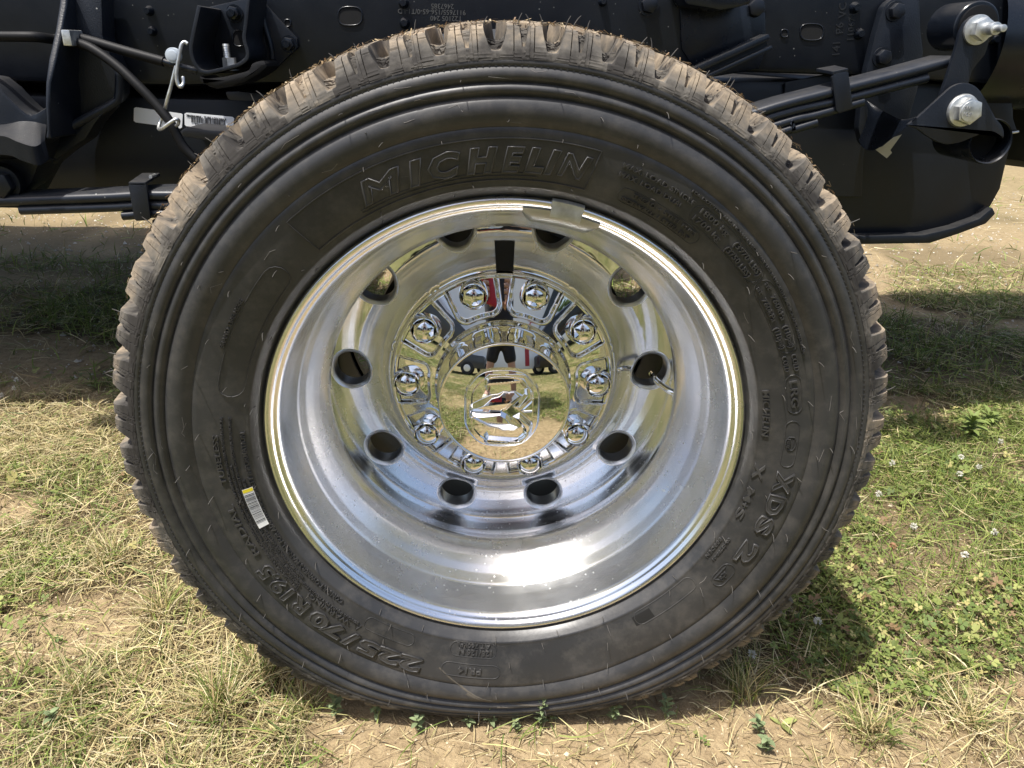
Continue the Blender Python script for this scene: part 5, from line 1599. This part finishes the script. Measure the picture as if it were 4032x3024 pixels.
PX, PY = -.02, -1.20
person = bpy.data.objects.new('person', None); COL.objects.link(person); person.location = (PX, PY, 0)
tag(person, 'person in grey shirt and black shorts photographing the wheel, mirrored in the chrome hub', 'person')
skinm = simple('skin', (.46, .27, .19), .5); shirtm = simple('grey_shirt', (.42, .42, .43), .8); shortm = simple('black_shorts', (.012, .012, .014), .8); capm = simple('grey_cap', (.16, .16, .17), .7)
hx, hy, hz = CAM[0] - PX, CAM[1] - .022 - PY, CAM[2]
J = [(0, 0, .95, (.145, .10)), (0, 0, 1.12, (.14, .10)), (0, .01, 1.32, (.16, .105)), (0, .03, 1.45, (.075, .07)), (0, .06, 1.54, .055), (0, .09, 1.62, (.078, .09)), (0, .10, 1.72, (.075, .09)),
     (-.19, .01, 1.40, .055), (-.24, .10, 1.14, .046), (-.16, .36, .90, .036), (hx - .085, hy - .03, hz + .0, .026),
     (.19, .01, 1.40, .055), (.24, .10, 1.14, .046), (.16, .36, .90, .036), (hx + .085, hy - .03, hz, .026),
     (-.10, 0, .85, .085), (-.15, .03, .50, .058), (-.18, 0, .28, .054), (-.19, -.02, .09, .038), (-.20, .10, .04, .038),
     (.10, 0, .85, .085), (.15, .03, .50, .058), (.18, 0, .28, .054), (.19, -.02, .09, .038), (.20, .10, .04, .038)]
Ed = [(0, 1), (1, 2), (2, 3), (3, 4), (4, 5), (5, 6), (2, 7), (7, 8), (8, 9), (9, 10), (2, 11), (11, 12), (12, 13), (13, 14), (0, 15), (15, 16), (16, 17), (17, 18), (18, 19), (0, 20), (20, 21), (21, 22), (22, 23), (23, 24)]
link('body', skin_mesh('body', J, Ed), skinm, person, 180)
link('shirt', skin_mesh('shirt', [(0, 0, .90, (.165, .125)), (0, 0, 1.10, (.16, .12)), (0, .01, 1.32, (.18, .125)), (0, .02, 1.44, (.09, .08)), (-.20, .02, 1.39, .070), (-.235, .08, 1.20, .064), (.20, .02, 1.39, .070), (.235, .08, 1.20, .064)], [(0, 1), (1, 2), (2, 3), (2, 4), (4, 5), (2, 6), (6, 7)], 1), shirtm, person, 180)
link('shorts', skin_mesh('shorts', [(0, 0, .98, (.155, .115)), (0, 0, .88, (.16, .12)), (-.10, .01, .78, .105), (-.145, .03, .50, .088), (.10, .01, .78, .105), (.145, .03, .50, .088)], [(0, 1), (1, 2), (2, 3), (1, 4), (4, 5)], 1), shortm, person, 180)
link('cap', skin_mesh('cap', [(0, .09, 1.76, (.092, .105)), (0, .10, 1.82, (.07, .08)), (0, .24, 1.755, (.06, .012))], [(0, 1), (0, 2)], 0), capm, person, 180)
# fingers closing on the phone
for s in (-1, 1):
    V_, Q_ = [], []
    for k in range(4):
        zb = hz + .022 - k * .015; L = (.9, 1, .95, .8)[k]
        p = smooth_path([(hx + s * .085, hy - .03, zb), (hx + s * (.085 + .012), hy - .004, zb), (hx + s * .078, hy + .012, zb), (hx + s * (.078 - .022 * L), hy + .013, zb)], 12)
        V, Q = tube_np(p, np.linspace(.0085, .006, len(p)), 8); V_.append(V); Q_.append(Q)
    p = smooth_path([(hx + s * .085, hy - .03, hz - .01), (hx + s * .07, hy - .04, hz - .03), (hx + s * .05, hy - .022, hz - .03)], 10); V, Q = tube_np(p, np.linspace(.011, .008, len(p)), 8); V_.append(V); Q_.append(Q)
    V, Q = merge_np(list(zip(V_, Q_))); link('hand', mesh_np('hand', V, Q), skinm, person, 180)
    V, Q = tube_np(smooth_path([(s * .19, -.10, .03), (s * .20, .0, .035), (s * .205, .12, .028), (s * .21, .17, .022)], 12), [.03, .045, .048, .047, .046, .045, .044, .043, .04, .038, .034, .03, .018][:13], 12); link('shoe', mesh_np('shoe', V, Q), simple('pale_shoe', (.55, .52, .42), .7), person, 180)
bm = bmesh.new(); box(bm, -.074, .074, -.004, .004, -.036, .036); bevel_all(bm, .003, 3)
phone = bm_obj('phone', bm, simple('red_case', (.42, .015, .02), .4), None, 40, (CAM[0] - .052, CAM[1] - .022, CAM[2] - .010))
tag(phone, 'phone in a red case held by the photographer, mirrored between the top nuts', 'phone')
bm = bmesh.new(); cyl_y(bm, (.052, 0, .018), .009, .0035, .0065, 20); cyl_y(bm, (.052, 0, -.006), .009, .0035, .0065, 20); bm_obj('lens', bm, M['flat_black'], phone)


def vehicle(name, x, y, W, L, Hh, roof, mat, label, cat, stripe=None):
    """boxy vehicle lying along x at depth y, its near face towards +Y"""
    root = bpy.data.objects.new(name, None); COL.objects.link(root); root.location = (x, y, 0); tag(root, label, cat)
    bm = bmesh.new()
    prof = [(-L / 2, .38), (-L / 2, 1.0), (-L / 2 + .08, 1.12)] + roof + [(L / 2 - .05, 1.05), (L / 2, .9), (L / 2, .38)]
    prism(bm, [(px, 0, pz) for px, pz in prof], (0, -W, 0), .05); bm_obj('body', bm, mat, root, 40)
    glass = M['glass']
    for a_, b_, z0, z1 in stripe['win']:
        bm = bmesh.new(); prism(bm, [(a_, .012, z0), (b_, .012, z0), (b_ - .06, .004, z1), (a_ + .06, .004, z1)], (0, -.02, 0)); bm_obj('window', bm, glass, root)
    for wx in (-L * .31, L * .31):
        wh = lathe('wheel', [(.05, -.02), (.20, -.015), (.23, .01), (.33, .012), (.37, -.03), (.37, -.2), (.2, -.22)], M['tyredark'], root, 32, loc=(wx, .03, .37))
        lathe('hub', [(.0, .012), (.18, .006), (.20, -.01)], M['mach'], wh, 24)
    if stripe.get('band'):
        bm = bmesh.new(); box(bm, *stripe['band'], .004, .010, .55, 1.55); bm_obj('stripe', bm, simple('red_paint', (.35, .02, .03), .4), root)
    return root


M['glass'] = simple('dark_window', (.02, .022, .025), .06)
vehicle('box_truck', .55, -5.2, 2.2, 5.2, 2.6, [(-2.4, 2.9), (1.2, 2.95), (1.4, 2.2), (1.9, 1.3)], simple('white_paint', (.78, .79, .80), .3), 'white box truck with a red stripe mirrored behind the photographer', 'truck', dict(win=[(1.45, 1.85, 1.3, 1.95)], band=(.75, 1.0)))
vehicle('pickup', 4.3, -4.3, 1.9, 4.9, 1.7, [(-.6, 1.2), (-.2, 1.78), (1.0, 1.78), (1.5, 1.2)], simple('black_paint', (.012, .012, .014), .15), 'black pickup mirrored in the chrome to the right of the photographer', 'pickup', dict(win=[(-.15, .4, 1.2, 1.68), (.5, 1.1, 1.2, 1.68)]))
vehicle('suv', -3.3, -4.6, 1.9, 4.8, 1.8, [(-1.9, 1.85), (.6, 1.88), (1.3, 1.15)], simple('dark_grey_paint', (.06, .062, .068), .2), 'dark grey car mirrored in the chrome to the left of the photographer', 'car', dict(win=[(-1.7, -.7, 1.2, 1.75), (-.6, .5, 1.2, 1.75)]))


def tree(x, y, h, rw, label):
    root = bpy.data.objects.new('tree', None); COL.objects.link(root); root.location = (x, y, 0); tag(root, label, 'tree', 'trees on the horizon')
    V, Q = tube_np(np.array([[0, 0, -.2], [.1, 0, h * .3], [0, .1, h * .6], [0, 0, h * .85]]), [h * .03, h * .022, h * .014, h * .004], 8); link('trunk', mesh_np('trunk', V, Q, np.tile((.10, .07, .05), (len(V), 1))), M['leaf'], root, 180)
    n = 2600; cl = RNG.normal(0, 1, (26, 3)); cl /= np.linalg.norm(cl, axis=1)[:, None]; cl *= RNG.uniform(.35, 1, (26, 1)); cl = cl * [rw, rw, h * .34] + [0, 0, h * .62]
    c = cl[RNG.integers(0, 26, n)] + RNG.normal(0, 1, (n, 3)) * [rw * .2, rw * .2, h * .08]
    d1 = RNG.normal(0, 1, (n, 3)); d1 /= np.linalg.norm(d1, axis=1)[:, None]; d2 = np.cross(d1, RNG.normal(0, 1, (n, 3))); d2 /= np.linalg.norm(d2, axis=1)[:, None]; s = RNG.uniform(.15, .35, (n, 1))
    V = np.stack([c - d1 * s - d2 * s * .5, c + d1 * s - d2 * s * .5, c + d1 * s + d2 * s * .5, c - d1 * s + d2 * s * .5], 1).reshape(-1, 3)
    col = np.repeat(np.array([(.05, .09, .03), (.07, .12, .04), (.09, .14, .05)])[RNG.integers(0, 3, n)], 4, axis=0)
    link('crown', mesh_np('crown', V, np.arange(n * 4).reshape(-1, 4), col), M['leaf'], root)


for k, (x, y, h) in enumerate(((-26, -44, 9), (-17, -47, 11), (-9, -45, 8), (-1, -48, 10), (7, -45, 12), (15, -46, 9), (24, -44, 11), (34, -40, 10), (-36, -38, 10))):
    tree(x, y, h, h * .36, 'green tree on the horizon mirrored small in the chrome nut covers')
